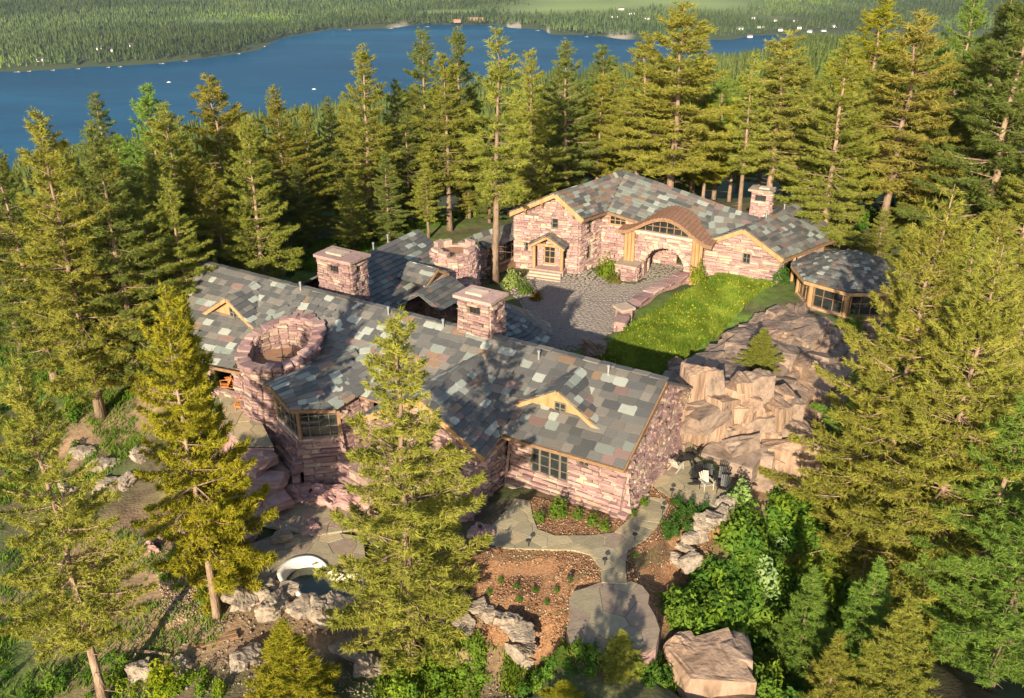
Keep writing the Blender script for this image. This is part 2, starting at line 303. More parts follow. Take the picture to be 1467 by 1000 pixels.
def flagstones(parent, poly, d, zf, thick=.05, seed=1, mats=FLAG, name='flagstone', gap=.05, wts=(6, 4, 2, 1.2), limit=300):
    r = random.Random(seed); poly = ccw(poly)
    x0 = min(p[0] for p in poly)-d; x1 = max(p[0] for p in poly)+d; y0 = min(p[1] for p in poly)-d; y1 = max(p[1] for p in poly)+d
    pts = {}
    for i in range(int((x1-x0)/d)+1):
        for j in range(int((y1-y0)/d)+1): pts[i, j] = (x0+(i+.5+r.uniform(-.42, .42))*d, y0+(j+.5+r.uniform(-.42, .42))*d)
    n = 0
    for (i, j), c in pts.items():
        cell = [(c[0]-1.5*d, c[1]-1.5*d), (c[0]+1.5*d, c[1]-1.5*d), (c[0]+1.5*d, c[1]+1.5*d), (c[0]-1.5*d, c[1]+1.5*d)]
        for a in range(-2, 3):
            for b in range(-2, 3):
                q = pts.get((i+a, j+b))
                if q is None or (a == 0 and b == 0): continue
                dx, dy = q[0]-c[0], q[1]-c[1]; L = math.hypot(dx, dy); mx, my = (q[0]+c[0])/2-dx/L*gap/2, (q[1]+c[1])/2-dy/L*gap/2
                cell = clip_convex(cell, [(mx, my), (mx-dy*9, my+dx*9), (mx-dx*9-dy*9, my-dy*9+dx*9), (mx-dx*9, my-dy*9)][0:2]+[(mx-dx*99-dy*9, my-dy*99+dx*9), (mx-dx*99, my-dy*99)]) if False else halfplane(cell, (mx, my), (dx, dy))
                if not cell: break
            if not cell: break
        if not cell or len(cell) < 3: continue
        q = clip_convex(poly, ccw(cell))
        if len(q) < 3: continue
        ar = abs(sum(q[k][0]*q[(k+1) % len(q)][1]-q[(k+1) % len(q)][0]*q[k][1] for k in range(len(q))))/2
        if ar < .04*d*d: continue
        cx = sum(p[0] for p in q)/len(q); cy = sum(p[1] for p in q)/len(q); z = zf(cx, cy); t = thick+r.uniform(-.012, .012)
        tx, ty = r.uniform(-.008, .008), r.uniform(-.008, .008)
        vs, fs = prism([(p[0]-cx, p[1]-cy) for p in q], -.1, t)
        vs = [(a, b, c_+(a*tx+b*ty if c_ > 0 else 0)+zf(a+cx, b+cy)-z) for a, b, c_ in vs]
        me = mesh(name, vs, fs, r.choices(mats, wts)[0]); o = link(name, me, parent); o.location = Vector((cx, cy, z))-parent_world(parent); n += 1
    return n
def halfplane(poly, m, d):
    out = []
    for k in range(len(poly)):
        p = poly[k]; q = poly[(k+1) % len(poly)]
        a = -((p[0]-m[0])*d[0]+(p[1]-m[1])*d[1]); b = -((q[0]-m[0])*d[0]+(q[1]-m[1])*d[1])
        if a >= 0: out.append(p)
        if (a >= 0) != (b >= 0): t = a/(a-b); out.append((p[0]+(q[0]-p[0])*t, p[1]+(q[1]-p[1])*t))
    return out
# ------------------------------------------------------------------ pieces: slates and stones, the nearest 300 of a house as objects
PIECES = {}
def unit_slate(kind):
    out = {0: [(-.5, 0), (.5, 0), (.5, 1), (-.5, 1)], 1: [(-.5, .16), (-.36, 0), (.36, 0), (.5, .16), (.5, 1), (-.5, 1)], 2: [(-.5, .1), (-.42, .02), (.1, -.04), (.44, .03), (.5, .14), (.5, 1), (-.5, 1)],
           3: [(-.5, .05), (-.1, 0), (.3, .07), (.5, .02), (.5, 1), (-.5, 1)]}[kind]
    return prism(out, 0, .085)
def unit_stone(r):
    bm = bmesh.new(); bmesh.ops.create_cube(bm, size=1)
    bmesh.ops.bevel(bm, geom=bm.edges[:], offset=.09, segments=1, affect='EDGES')
    for v in bm.verts: v.co += Vector((r.uniform(-.06, .06), r.uniform(-.16, .16), r.uniform(-.11, .11)))
    vs = [tuple(v.co) for v in bm.verts]; fs = [[v.index for v in f.verts] for f in bm.faces]; bm.free(); return vs, fs
SHAPES = {('s', k): unit_slate(k) for k in range(4)}
_r = random.Random(3); SHAPES.update({('w', k): unit_stone(_r) for k in range(6)})
SHARED = {}
def piece(house, kind, shape, m, M, parent):
    PIECES.setdefault((house.name, kind), []).append(((M.translation-Vector((0, 0, CAMH))).length, shape, m, M, parent, house))
def finish_pieces():
    for (hn, kind), L in PIECES.items():
        L.sort(key=lambda t: t[0])
        for d, shape, m, M, parent, house in L[:300]:
            key = (shape, m.name)
            if key not in SHARED: SHARED[key] = mesh(kind, *SHAPES[shape], m)
            M = M.copy(); M.translation -= parent_world(parent); link(kind, SHARED[key], parent, M)
        rest = L[300:]
        if rest:
            mats = []; vs = []; fs = []; mi = []; house = rest[0][5]; off = parent_world(house)
            for d, shape, m, M, parent, house in rest:
                if m not in mats: mats.append(m)
                k = len(vs); V, Fc = SHAPES[shape]; vs += [(M @ Vector(v))-off for v in V]; fs += [[i+k for i in f] for f in Fc]; mi += [mats.index(m)]*len(Fc)
            o = link({'shingle': 'slate_covering', 'stone': 'stonework'}.get(kind, kind+'_mass'), mesh(kind, vs, fs, mats, mi=mi), house); o['kind'] = 'stuff'
_rs = random.Random(11)
SW = {'grey': (8, 7, 5, 2.6, .9, 1.1, 1.8), 'green': (4, 3, 4, 1.2, 1., 2.6, 4.5), 'dark': (6, 8, 2, 1.6, .4, .6, 3)}
def roof_face(house, roof, A, B, C, Dd, expo=.62, tone='grey', wmin=.55, wmax=1.35, thick=.16, slates=True, caps=True):
    """A-B the upper edge, Dd-C the lower edge"""
    A, B, C, Dd = map(Vector, (A, B, C, Dd)); n = (B-A).cross(Dd-A).normalized()
    n2 = (C-Dd).cross(Dd-A)
    if n2.length > 1e-6: n = ((B-A).cross(Dd-A)+n2).normalized()
    if n.z < 0: n = -n
    mb = MB(); lo = -n*thick; mb.hexa([A+lo, B+lo, C+lo, Dd+lo, A, B, C, Dd]); mb.build('roof_deck', SLATEDECK, roof)
    if not slates: return
    rows = max(2, int(round(((A-Dd).length+(B-C).length)/2/expo)))
    for r in range(rows):
        t = 1-r/rows; t2 = 1-(r+1)/rows
        p0 = A.lerp(Dd, t); p1 = B.lerp(C, t); q0 = A.lerp(Dd, t2); q1 = B.lerp(C, t2)
        Lr = (p1-p0).length; x = -_rs.uniform(0, .4)
        if Lr < .3: continue
        while x < Lr-.12:
            wd = _rs.uniform(wmin, wmax)*(1 if _rs.random() < .8 else .7); a = max(0, x); b = min(Lr, x+wd)
            if Lr-b < .3: b = Lr; 
            x = b if b == Lr else x+wd
            if b-a < .15: continue
            f = (a+b)/2/Lr; lo_ = p0.lerp(p1, f); hi = q0.lerp(q1, f); ax = (p1-p0).normalized(); up = (hi-lo_)
            ln = up.length; up = up-ax*up.dot(ax)
            if up.length < 1e-4: continue
            up.normalize(); nn_ = ax.cross(up)
            if nn_.z < 0: ax = -ax; nn_ = ax.cross(up)
            ex = 1.25 if r < rows-1 else 1.0; tilt = .075/max(ln, .2)
            up2 = (up-nn_*tilt*.9).normalized(); n3 = ax.cross(up2)
            drop = _rs.uniform(-.05, .06)*ln
            M = Matrix(((ax.x*(b-a)*.985, up2.x*ln*ex, n3.x, 0), (ax.y*(b-a)*.985, up2.y*ln*ex, n3.y, 0), (ax.z*(b-a)*.985, up2.z*ln*ex, n3.z, 0), (0, 0, 0, 1)))
            M.translation = lo_-up*(.06+drop)+nn_*(.075+_rs.uniform(0, .025))
            mi = _rs.choices(range(7), SW[tone])[0]; sh = _rs.choices(range(4), (1.5, 9, 3, 1) if mi in (3, 6, 4) else (4, 2, 3, 4))[0]
            piece(house, 'shingle', ('s', sh), SLATE[mi], M, roof)
def wall(house, part, p0, p1, outline, openings=(), thick=.4, stones=True, batter=0., zb=0., course=(.16, .34), length=(.28, 1.05), m=None, wts=(4, 4, 2.2, 2.2, 3, .8)):
    """p0->p1 on the ground plane, outer face on the RIGHT of p0->p1; outline = convex polygon in (s, z)"""
    p0 = Vector((p0[0], p0[1], 0)); p1 = Vector((p1[0], p1[1], 0)); ax = (p1-p0).normalized(); nrm = Vector((ax.y, -ax.x, 0))
    P = lambda s, z, o=0.: p0+ax*s+Vector((0, 0, z))+nrm*(o+(batter*max(0, zb-z)))
    outline = ccw(outline); mb = MB()
    ss = sorted({q[0] for q in outline} | {a for o in openings for a in o[:2]}); zs = sorted({q[1] for q in outline} | {a for o in openings for a in o[2:4]} | ({zb} if batter else set()))
    for i in range(len(ss)-1):
        for j in range(len(zs)-1):
            cs, cz = (ss[i]+ss[i+1])/2, (zs[j]+zs[j+1])/2
            if any(o[0] < cs < o[1] and o[2] < cz < o[3] for o in openings): continue
            q = clip_convex(outline, [(ss[i], zs[j]), (ss[i+1], zs[j]), (ss[i+1], zs[j+1]), (ss[i], zs[j+1])])
            if len(q) < 3: continue
            n = len(q); mb.add([P(a, b) for a, b in q]+[P(a, b, -thick) for a, b in q], [list(range(n)), list(range(n, 2*n))[::-1]])
    for a, b, c, d in [o[:4] for o in openings]+[]:
        lo = [o[3] for o in openings if abs(o[1]-a) < 1e-4 and abs(o[2]-c) < 1e-4]; ro = [o[3] for o in openings if abs(o[0]-b) < 1e-4 and abs(o[2]-c) < 1e-4]
        cl = min(d, lo[0]) if lo else c; cr_ = min(d, ro[0]) if ro else c
        for (s0, z0), (s1, z1) in (((a, c), (b, c)), ((b, cr_), (b, d)), ((b, d), (a, d)), ((a, d), (a, cl))): mb.add([P(s0, z0), P(s1, z1), P(s1, z1, -thick), P(s0, z0, -thick)], [[0, 1, 2, 3]])
    for k in range(len(outline)):
        (s0, z0), (s1, z1) = outline[k], outline[(k+1) % len(outline)]; mb.add([P(s0, z0), P(s1, z1), P(s1, z1, -thick), P(s0, z0, -thick)], [[0, 1, 2, 3]])
    mb.build('wall_core', m or STONECORE, part)
    if stones:
        z = min(q[1] for q in outline); zt = max(q[1] for q in outline)
        while z < zt-.06:
            hgt_ = min(_rs.uniform(*course), zt-z); zm = z+hgt_/2
            q = clip_convex(outline, [(-99, zm-.02), (99, zm-.02), (99, zm+.02), (-99, zm+.02)])
            if len(q) > 2:
                s0 = min(a for a, _ in q); s1 = max(a for a, _ in q); segs = [(s0, s1)]
                for o in openings:
                    if o[2] < zm < o[3]:
                        segs = [g for a, b in segs for g in ((a, min(b, o[0])), (max(a, o[1]), b)) if g[1]-g[0] > .08]
                for a, b in segs:
                    x = a
                    while x < b-.05:
                        ln = _rs.uniform(*length); e = x+ln
                        if b-e < .25: e = b
                        o_ = _rs.uniform(0., .14) if _rs.random() < .85 else _rs.uniform(.1, .26)
                        dz = _rs.uniform(-.05, .05)*hgt_; c = P((x+e)/2, zm+dz, o_-.15); sx, sy, sz = (e-x)*_rs.uniform(.9, .97), .4, hgt_*_rs.uniform(.78, .98)
                        tl = _rs.uniform(-.03, .03); axx = (ax+Vector((0, 0, tl))).normalized()
                        M = Matrix(((axx.x*sx, nrm.x*sy, 0, c.x), (axx.y*sx, nrm.y*sy, 0, c.y), (axx.z*sx, 0, sz, c.z), (0, 0, 0, 1)))
                        piece(house, 'stone', ('w', _rs.randrange(6)), _rs.choices(STONE, wts)[0], M, part); x = e
            z += hgt_
    return P, ax, nrm
def window(house, W, o, nx=2, ny=2, fm=None, name='window', fw=.09, inset=.16):
    P, ax, nrm = W; a, b, c, d = o[:4]; mb = MB(); B = lambda s, z, off: P(s, z, off)
    def rect(s0, s1, z0, z1, o0, o1): mb.hexa([P(s0, z0, o0), P(s1, z0, o0), P(s1, z0, o1), P(s0, z0, o1), P(s0, z1, o0), P(s1, z1, o0), P(s1, z1, o1), P(s0, z1, o1)])
    rect(a, b, c, c+fw, -inset-.1, -inset+.06); rect(a, b, d-fw, d, -inset-.1, -inset+.06); rect(a, a+fw, c+fw, d-fw, -inset-.1, -inset+.06); rect(b-fw, b, c+fw, d-fw, -inset-.1, -inset+.06)
    for i in range(1, nx): s = a+(b-a)*i/nx; rect(s-.03, s+.03, c+fw, d-fw, -inset-.06, -inset+.03)
    for j in range(1, ny): z = c+(d-c)*j/ny; rect(a+fw, b-fw, z-.025, z+.025, -inset-.05, -inset+.02)
    f = mb.build(name, fm or FRAME, house)
    g = MB(); q = [P(a+.02, c+.02, -inset-.07), P(b-.02, c+.02, -inset-.07), P(b-.02, d-.02, -inset-.07), P(a+.02, d-.02, -inset-.07)]; bk = [v-nrm*.02 for v in q]; g.hexa(bk+q)
    g.build('pane', GLASS, f)
    s = MB(); rect2 = [P(a-.12, c-.14, -.2), P(b+.12, c-.14, -.2), P(b+.12, c-.14, .14), P(a-.12, c-.14, .14), P(a-.12, c-.01, -.2), P(b+.12, c-.01, -.2), P(b+.12, c-.01, .12), P(a-.12, c-.01, .12)]; s.hexa(rect2); s.build('sill', STONE[2], f)
    return f
def part(house, name): # a container part (Empty) of a house
    o = link(name, None, house); o.empty_display_size = .2; return o
def barge(house, a, b, h=.42, w=.14, m=TIMBER, drop=.12):
    a = Vector(a); b = Vector(b); MB().bar(a-Vector((0, 0, drop)), b-Vector((0, 0, drop)), w, h).build('barge_board', m, house)
def box(name, m, parent, c, sx, sy, sz, rz=0., kind=None):
    ca, sa = math.cos(rz), math.sin(rz); pts = []
    for z in (0, sz):
        for x, y in ((-sx/2, -sy/2), (sx/2, -sy/2), (sx/2, sy/2), (-sx/2, sy/2)): pts.append((c[0]+x*ca-y*sa, c[1]+x*sa+y*ca, c[2]+z))
    return MB().hexa(pts).build(name, m, parent)
# ================================================================== front house
R2, DD, VV = Vector((9.4, 51.7, 0)), Vector((-.8588, .5124, 0)), Vector((-.5124, -.8588, 0))
def hp(s, v, z=0.): return R2+DD*s+VV*v+Vector((0, 0, z))
def hz(s, v): return hp(s, v, 7-.53*v)
def glazed(house, p0, p1, z0, z1, nx, ny, fm=FRAME, name='window_wall'):
    p0 = Vector((p0[0], p0[1], 0)); p1 = Vector((p1[0], p1[1], 0)); ax = (p1-p0).normalized(); nrm = Vector((ax.y, -ax.x, 0)); L = (p1-p0).length
    P = lambda s, z, o=0.: p0+ax*s+Vector((0, 0, z))+nrm*o
    return window(house, (P, ax, nrm), (0, L, z0, z1), nx, ny, fm, name, .14, .0)
def tri_infill(house, a, b, c, out, m=TIMBER, t=.1, name='gable_boarding'):
    a, b, c = map(Vector, (a, b, c)); o = Vector(out)*t; MB().add([a, b, c, a-o, b-o, c-o], [[0, 1, 2], [5, 4, 3], [0, 3, 4, 1], [1, 4, 5, 2], [2, 5, 3, 0]]).build(name, m, house)
def chimney(house, c, w, d, z0, z1, flare=0., ax=DD, capm=STONE[0], wins=((.0, .55, .75),), stonelen=(.3, .9)):
    c = Vector((c[0], c[1], 0)); n = Vector((-ax.y, ax.x, 0)); ch = part(house, 'chimney')
    co = [c+ax*(w/2)+n*(d/2), c-ax*(w/2)+n*(d/2), c-ax*(w/2)-n*(d/2), c+ax*(w/2)-n*(d/2)]   # n is the side towards the camera (for DD: VV)
    if n.y > 0: co = [c-ax*(w/2)-n*(d/2), c+ax*(w/2)-n*(d/2), c+ax*(w/2)+n*(d/2), c-ax*(w/2)+n*(d/2)]
    H = z1-z0
    for k in range(4):
        p, q = co[k], co[(k+1) % 4]; L = (q-p).length
        ops = [(L*.5-.55+wx, L*.5+.55+wx, z1-wt-.3, z1-.3) for wx, _, wt in wins] if k == 0 else ([(L*.5-.3, L*.5+.3, z1-.95, z1-.35)] if k == 1 else [])
        W = wall(house, ch, p, q, [(0, z0), (L, z0), (L, z1), (0, z1)], ops, .3, k < 2, flare, z0+H*.55, (.16, .3), stonelen)
        for o in ops:
            P, a_, n_ = W; mb = MB(); 
            for s in np.linspace(o[0]+.1, o[1]-.1, 4): mb.bar(P(s, o[2], -.2), P(s, o[3], -.2), .05, .05)
            mb.bar(P(o[0], (o[2]+o[3])/2, -.22), P(o[1], (o[2]+o[3])/2, -.22), .05, .05)
            mb.add([P(o[0], o[2], -.29), P(o[1], o[2], -.29), P(o[1], o[3], -.29), P(o[0], o[3], -.29)], [[0, 1, 2, 3]])
            mb.build('flue_grille', DARKM, ch)
    ov = .32; r = random.Random(int(w*100)); top = []
    cc = [c+(p-c)*(1+2*ov/ (w+d)*1.6) for p in co]
    ring = []
    for k in range(4):
        for t in (0, .33, .66): ring.append(cc[k].lerp(cc[(k+1) % 4], t)+Vector((r.uniform(-.07, .07), r.uniform(-.07, .07), 0)))
    vs, fs = prism([(p.x, p.y) for p in ring], z1, z1+.22); MB().add(vs, fs).build('cap_slab', capm, ch)
    ring2 = [c+(p-c)*.42+ax*w*.12 for p in ring]; vs, fs = prism([(p.x, p.y) for p in ring2], z1+.22, z1+.36); MB().add(vs, fs).build('cap_stone', STONE[2], ch)
    return ch
def pipe(house, p, h=.7): MB().tube([p, Vector(p)+Vector((0, 0, h))], [.07, .07], 8).tube([Vector(p)+Vector((0, 0, h)), Vector(p)+Vector((0, 0, h+.12))], [.11, .11], 8).build('vent_pipe', METAL, house)
fh = empty('stone_house', 'long pink sandstone house with patchwork slate roof and round tower in the foreground', 'house', hp(10, 4, -1))
froof = part(fh, 'roof'); fwall = part(fh, 'wall')
roof_face(fh, froof, hz(42.3, 0), hz(30.9, 0), hz(30.9, 7.5), hz(36.8, 8.2))
_cs = [24.5+k*6.4/8 for k in range(9)]; _cv = [5.5-math.sqrt(max(0, 2.95**2-(s-27.7)**2)) for s in _cs]     # the roof is cut round the tower
for k in range(8): roof_face(fh, froof, hz(_cs[k+1], 0), hz(_cs[k], 0), hz(_cs[k], _cv[k]), hz(_cs[k+1], _cv[k+1]), wmin=.75, wmax=1.2)
roof_face(fh, froof, hz(24.5, 0), hz(8, 0), hz(8, 6.4), hz(24.5, 6.8))
roof_face(fh, froof, hz(8, 0), hz(-.6, 0), hz(-.6, 6.1), hz(8, 6.3))
roof_face(fh, froof, hp(42.3, 0, 7), hp(-.6, 0, 7), hp(-.6, -6, 3.8), hp(38, -6, 3.8), slates=False)
rc = MB()
for k in range(36):    # ridge slabs
    s0 = -.6+k*1.19; M = Matrix(); 
    mid = hp(s0+.6, 0, 7.13)
    piece(fh, 'ridge_slab', ('w', k % 6), SLATE[(k*5) % 3], Matrix(((DD.x*1.17, VV.x*.5, 0, mid.x), (DD.y*1.17, VV.y*.5, 0, mid.y), (0, 0, .1, mid.z), (0, 0, 0, 1))), froof)
# cross gable
roof_face(fh, froof, hp(12.5, 1.0, 6.25), hp(12.5, 9., 6.15), hp(7.6, 9., 3.45), hp(8.1, 6.2, 3.6))
roof_face(fh, froof, hp(12.5, 9., 6.15), hp(12.5, 1.0, 6.25), hp(17, 6.4, 3.6), hp(17.4, 9., 3.45))
barge(fh, hp(12.5, 8.95, 6.1), hp(7.6, 8.95, 3.4)); barge(fh, hp(12.5, 8.95, 6.1), hp(17.4, 8.95, 3.4))
W = wall(fh, fwall, hp(16.7, 8.2), hp(8.3, 8.2), [(0, -2.5), (8.4, -2.5), (8.4, 3.6), (4.2, 6.0), (0, 3.6)], [(5.6, 7.0, 1.1, 3.1)]); window(fh, W, (5.6, 7.0, 1.1, 3.1), 2, 3, TIMBER)
wall(fh, fwall, hp(8.3, 8.2), hp(8.3, 5.3), [(0, -.6), (2.9, -.6), (2.9, 3.7), (0, 3.6)])
# right part: front wall, gable end
fo = [(1.55, 4.35, .8, 3.75), (4.95, 5.75, 2.4, 3.5), (6.4, 7.0, 3.2, 3.45), (.75, 1.25, 2.4, 3.5)]
W = wall(fh, fwall, hp(7.9, 5.3), hp(-.4, 5.3), [(0, -.4), (8.3, -.4), (8.3, 4.05), (0, 4.05)], fo, batter=.75, zb=.75, course=(.17, .36), length=(.3, 1.4))
window(fh, W, fo[0], 4, 4, FRAME, 'french_window', .13, .02); window(fh, W, fo[1], 2, 2); window(fh, W, fo[2], 2, 1); window(fh, W, fo[3], 1, 3)
for s in (2.2, 2.95, 3.7): P, a_, n_ = W; MB().bar(P(s, .85, -.02), P(s, 3.7, -.02), .12, .12).build('door_post', FRAME, fh)
wall(fh, fwall, hp(-.35, 5.3), hp(-.35, -5), [(0, -.4), (10.3, -.4), (10.3, 4.1), (5.3, 6.8), (0, 4.1)], batter=.4, zb=1.1)
MB().bar(hz(-.62, 6.1)-Vector((0, 0, .16)), hz(-.62, 0)-Vector((0, 0, .16)), .1, .34).build('barge_board', TIMBERD, fh)
for a, b in (((8, 6.3), (-.6, 6.1)), ((27, 6.8), (17, 6.5)), ((36.8, 8.2), (27.5, 7.35))): MB().bar(hz(*a)-Vector((0, 0, .2)), hz(*b)-Vector((0, 0, .2)), .12, .22).build('fascia', TIMBERD, fh)
for s in np.arange(.2, 7.6, .75): MB().bar(hp(s, 5.2, 3.98), hp(s, 6.0, 3.6), .1, .14).build('rafter_tail', TIMBERD, fh)
# main walls further left
wall(fh, fwall, hp(20, 5.9), hp(16.7, 5.9), [(0, -2.5), (3.3, -2.5), (3.3, 3.7), (0, 3.7)], [(.8, 2.3, .8, 2.8)])
wall(fh, fwall, hp(36, 7.3), hp(30, 7.0), [(0, -2), (6, -2), (6, 3.1), (0, 2.9)], [(2, 4.4, .3, 2.5)])
wall(fh, fwall, hp(-.35, -5), hp(38, -5), [(0, -1), (38.3, -1), (38.3, 4), (0, 4)], stones=False)
wall(fh, fwall, hp(39.5, -5), hp(36, 7.3), [(0, -3), (12.7, -3), (12.7, 3), (5.8, 6.6), (0, 4.)], stones=False)
# dormers
def dormer(sc, v0, v1, half, zp, zf, win):
    roof_face(fh, froof, hp(sc, v0, zp+.08), hp(sc-.1, v1, zp), hp(sc+half+.15, v1, zf-.08), hp(sc+half+.1, v1-.4, zf-.05))
    roof_face(fh, froof, hp(sc-.1, v1, zp), hp(sc, v0, zp+.08), hp(sc-half-.1, v1-.4, zf-.05), hp(sc-half-.15, v1, zf-.08))
    vi = v1-.45; k = .93
    tri_infill(fh, hp(sc+half*k, vi, zf-.15), hp(sc-half*k, vi, zf-.15), hp(sc-.1, vi, zp-.28), VV)
    for sg in (1, -1): barge(fh, hp(sc-.1, v1, zp+.02), hp(sc+sg*(half+.15), v1, zf-.06), .26, .1, TIMBER, .14)
    mb = MB(); c0 = hp(sc-win, vi+.04, zf+.12); x = -DD
    for i in (-.38, 0, .38): mb.bar(c0+x*i, c0+x*i+Vector((0, 0, .75)), .07, .07)
    for j in (0, .37, .75): mb.bar(c0+x*-.4+Vector((0, 0, j)), c0+x*.4+Vector((0, 0, j)), .07, .07)
    f = mb.build('window', FRAME, fh); g = c0+VV*-.02
    MB().add([g-x*.38, g+x*.38, g+x*.38+Vector((0, 0, .75)), g-x*.38+Vector((0, 0, .75))], [[0, 1, 2, 3]]).build('pane', GLASS, f)
dormer(5.15, .3, 4.35, 3.05, 6.7, 4.8, .15); dormer(34.6, .3, 4.3, 2.6, 6.75, 4.95, .3)
# bay with window walls
BA, BP, E1, E2, E3 = hp(21.6, 3.4, 5.25), hp(23.9, 10.5, 4.6), hp(22.2, 10.7, 3.45), hp(19.6, 9.0, 3.4), hp(19.2, 6.4, 3.65)
roof_face(fh, froof, BA, BP, E1, E2, tone='dark'); roof_face(fh, froof, hp(20.6, 3, 5.45), BA, E2, E3, tone='dark')
roof_face(fh, froof, BP, BA, hp(25.4, 6, 3.9), hp(26.3, 9.0, 3.5), tone='dark')
barge(fh, BP, E1, .3, .12, TIMBERD); barge(fh, BP, hp(26.3, 9.0, 3.5), .3, .12, TIMBERD); barge(fh, E1, E2, .24, .1, TIMBERD)
bl = [hp(26, 8.3), hp(22.3, 9.9), hp(20.2, 8.1), hp(19.8, 6.0)]
for a, b, n in ((bl[0], bl[1], 5), (bl[1], bl[2], 4)):
    L = (b-a).length; glazed(fh, a, b, .7, 3.35, n, 3)
    wall(fh, fwall, a, b, [(0, -3.6), (L, -3.6), (L, .68), (0, .68)], batter=.34, zb=.5, course=(.22, .5), length=(.5, 1.8), wts=(3, 3, 1, 3, 2, .4))
wall(fh, fwall, bl[2], bl[3], [(0, -3.6), (2.2, -3.6), (2.2, 3.3), (0, 3.3)], batter=.2, zb=.5)
tri_infill(fh, bl[0]+Vector((0, 0, 3.4)), bl[1]+Vector((0, 0, 3.4)), hp(23.9, 9.5, 4.35), VV, TIMBERD)
for b in bl[:3]: MB().bar(b+Vector((0, 0, .6)), b+Vector((0, 0, 3.4)), .24, .24).build('corner_post', TIMBERD, fh)
def quoins(house, part_, c, n1_, b1, zb1, n2_, b2, zb2, z0, z1, mi=(0, 1, 4, 3)):
    z = z0; k = 0
    while z < z1:
        h_ = min(_rs.uniform(.3, .5), z1-z+.05); zm = z+h_/2; p_ = c+n1_*(b1*max(0, zb1-zm)-.22)+n2_*(b2*max(0, zb2-zm)-.22); sx, sy = (1.0, .62) if k % 2 else (.62, 1.0)
        piece(house, 'stone', ('w', k % 6), STONE[mi[k % 4]], Matrix(((n1_.x*sx, n2_.x*sy, 0, p_.x), (n1_.y*sx, n2_.y*sy, 0, p_.y), (0, 0, h_*.97, zm), (0, 0, 0, 1))), part_); z += h_; k += 1
def rnorm(a, b): d = (b-a).normalized(); return Vector((d.y, -d.x, 0))
quoins(fh, fwall, hp(-.38, 5.3), VV, .75, .75, -DD, .4, 1.1, -.4, 4.05)
quoins(fh, fwall, bl[1].copy(), rnorm(bl[0], bl[1]), .34, .5, rnorm(bl[1], bl[2]), .34, .5, -3.6, .6); quoins(fh, fwall, bl[0].copy(), rnorm(bl[0], bl[1]), .34, .5, DD, .1, .5, -3.6, .6); quoins(fh, fwall, bl[2].copy(), rnorm(bl[1], bl[2]), .34, .5, rnorm(bl[2], bl[3]), .2, .5, -3.6, .6)
quoins(fh, fwall, hp(8.3, 8.2), VV, 0, 0, -DD, 0, 0, -1.2, 3.6)
# lower wall ledges beside the bay
for (a, b, z0, z1) in ((hp(31.2, 8.6), hp(26, 8.8), -3.4, -.2), (hp(29, 10.6), hp(23, 12.2), -3.8, -1.6), (hp(20.3, 8.6), hp(16.7, 9.4), -3.4, -.9)):
    L = (b-a).length; wall(fh, fwall, a, b, [(0, z0), (L, z0), (L, z1), (0, z1)], batter=.45, zb=z1-.3, course=(.3, .6), length=(.7, 2.2), thick=1.4, wts=(2, 3, 1, 4, 2, .4))
# round tower
tc = hp(27.7, 5.5, 0); TR = 3.05; tc = Vector((tc.x, tc.y, 0)); tw = part(fh, 'round_tower'); hi_a = math.radians(50)
def rimz(a): return 4.95+.9*math.cos(a-hi_a)
NF = 20
for k in range(NF):
    a0 = 2*math.pi*k/NF; a1 = 2*math.pi*(k+1)/NF; p = tc+Vector((math.cos(a0), math.sin(a0), 0))*TR; q = tc+Vector((math.cos(a1), math.sin(a1), 0))*TR; L = (q-p).length
    front = math.sin((a0+a1)/2) < .35
    wall(fh, tw, p, q, [(0, -3.2), (L, -3.2), (L, rimz(a1)), (0, rimz(a0))], thick=.55, stones=front, batter=.12, zb=2.5, length=(.4, 1.0), wts=(2.5, 4, 1, 3.5, 3, .2))
    if not front:      # inner face stones of the far side
        pi_, qi = tc+(p-tc)*.8, tc+(q-tc)*.8; wall(fh, tw, qi, pi_, [(0, 3.5), (L*.8, 3.5), (L*.8, rimz(a0)), (0, rimz(a1))], thick=.1, length=(.35, .9))
for k in range(26):
    a = 2*math.pi*k/26; rr = TR-.2+_rs.uniform(-.06, .1); c = tc+Vector((math.cos(a)*rr, math.sin(a)*rr, rimz(a)+.1+_rs.uniform(-.06, .12))); x = Vector((-math.sin(a), math.cos(a), -.3*math.sin(a-hi_a))).normalized(); n = Vector((math.cos(a), math.sin(a), 0))
    M = Matrix(((x.x*.72, n.x*.95, 0, c.x), (x.y*.72, n.y*.95, 0, c.y), (x.z*.72, 0, _rs.uniform(.25, .45), c.z), (0, 0, 0, 1)))
    piece(fh, 'capstone', ('w', k % 6), STONE[(3, 1, 4, 0)[k % 4]], M, tw)
vs, fs = prism([(tc.x+math.cos(a)*(TR-.5), tc.y+math.sin(a)*(TR-.5)) for a in np.linspace(0, 6.283, 24, endpoint=False)] if False else [(tc.x+math.cos(a)*(TR-.5), tc.y+math.sin(a)*(TR-.5)) for a in np.linspace(0, 6.283, 24, endpoint=False)], 3.4, 3.6); MB().add(vs, fs).build('tower_floor', TERRAC, tw)
mb = MB()
for dx, dy, hh in ((0, 0, 1.9), (.9, -.4, 1.5)):
    b = tc+Vector((dx, dy, 3.6)); mb.tube([b, b+Vector((0, 0, hh))], [.035, .02], 6); mb.bar(b+Vector((-.5, 0, .25)), b+Vector((.5, 0, .25)), .05, .05); mb.bar(b+Vector((0, -.5, .25)), b+Vector((0, .5, .25)), .05, .05)
mb.build('antenna', DARKM, tw)
chimney(fh, hp(28.7, -3.0), 3.3, 2.1, 4.5, 9.05, .0); chimney(fh, hp(13.9, -.7), 2.6, 1.9, 5.2, 9.5, .12)
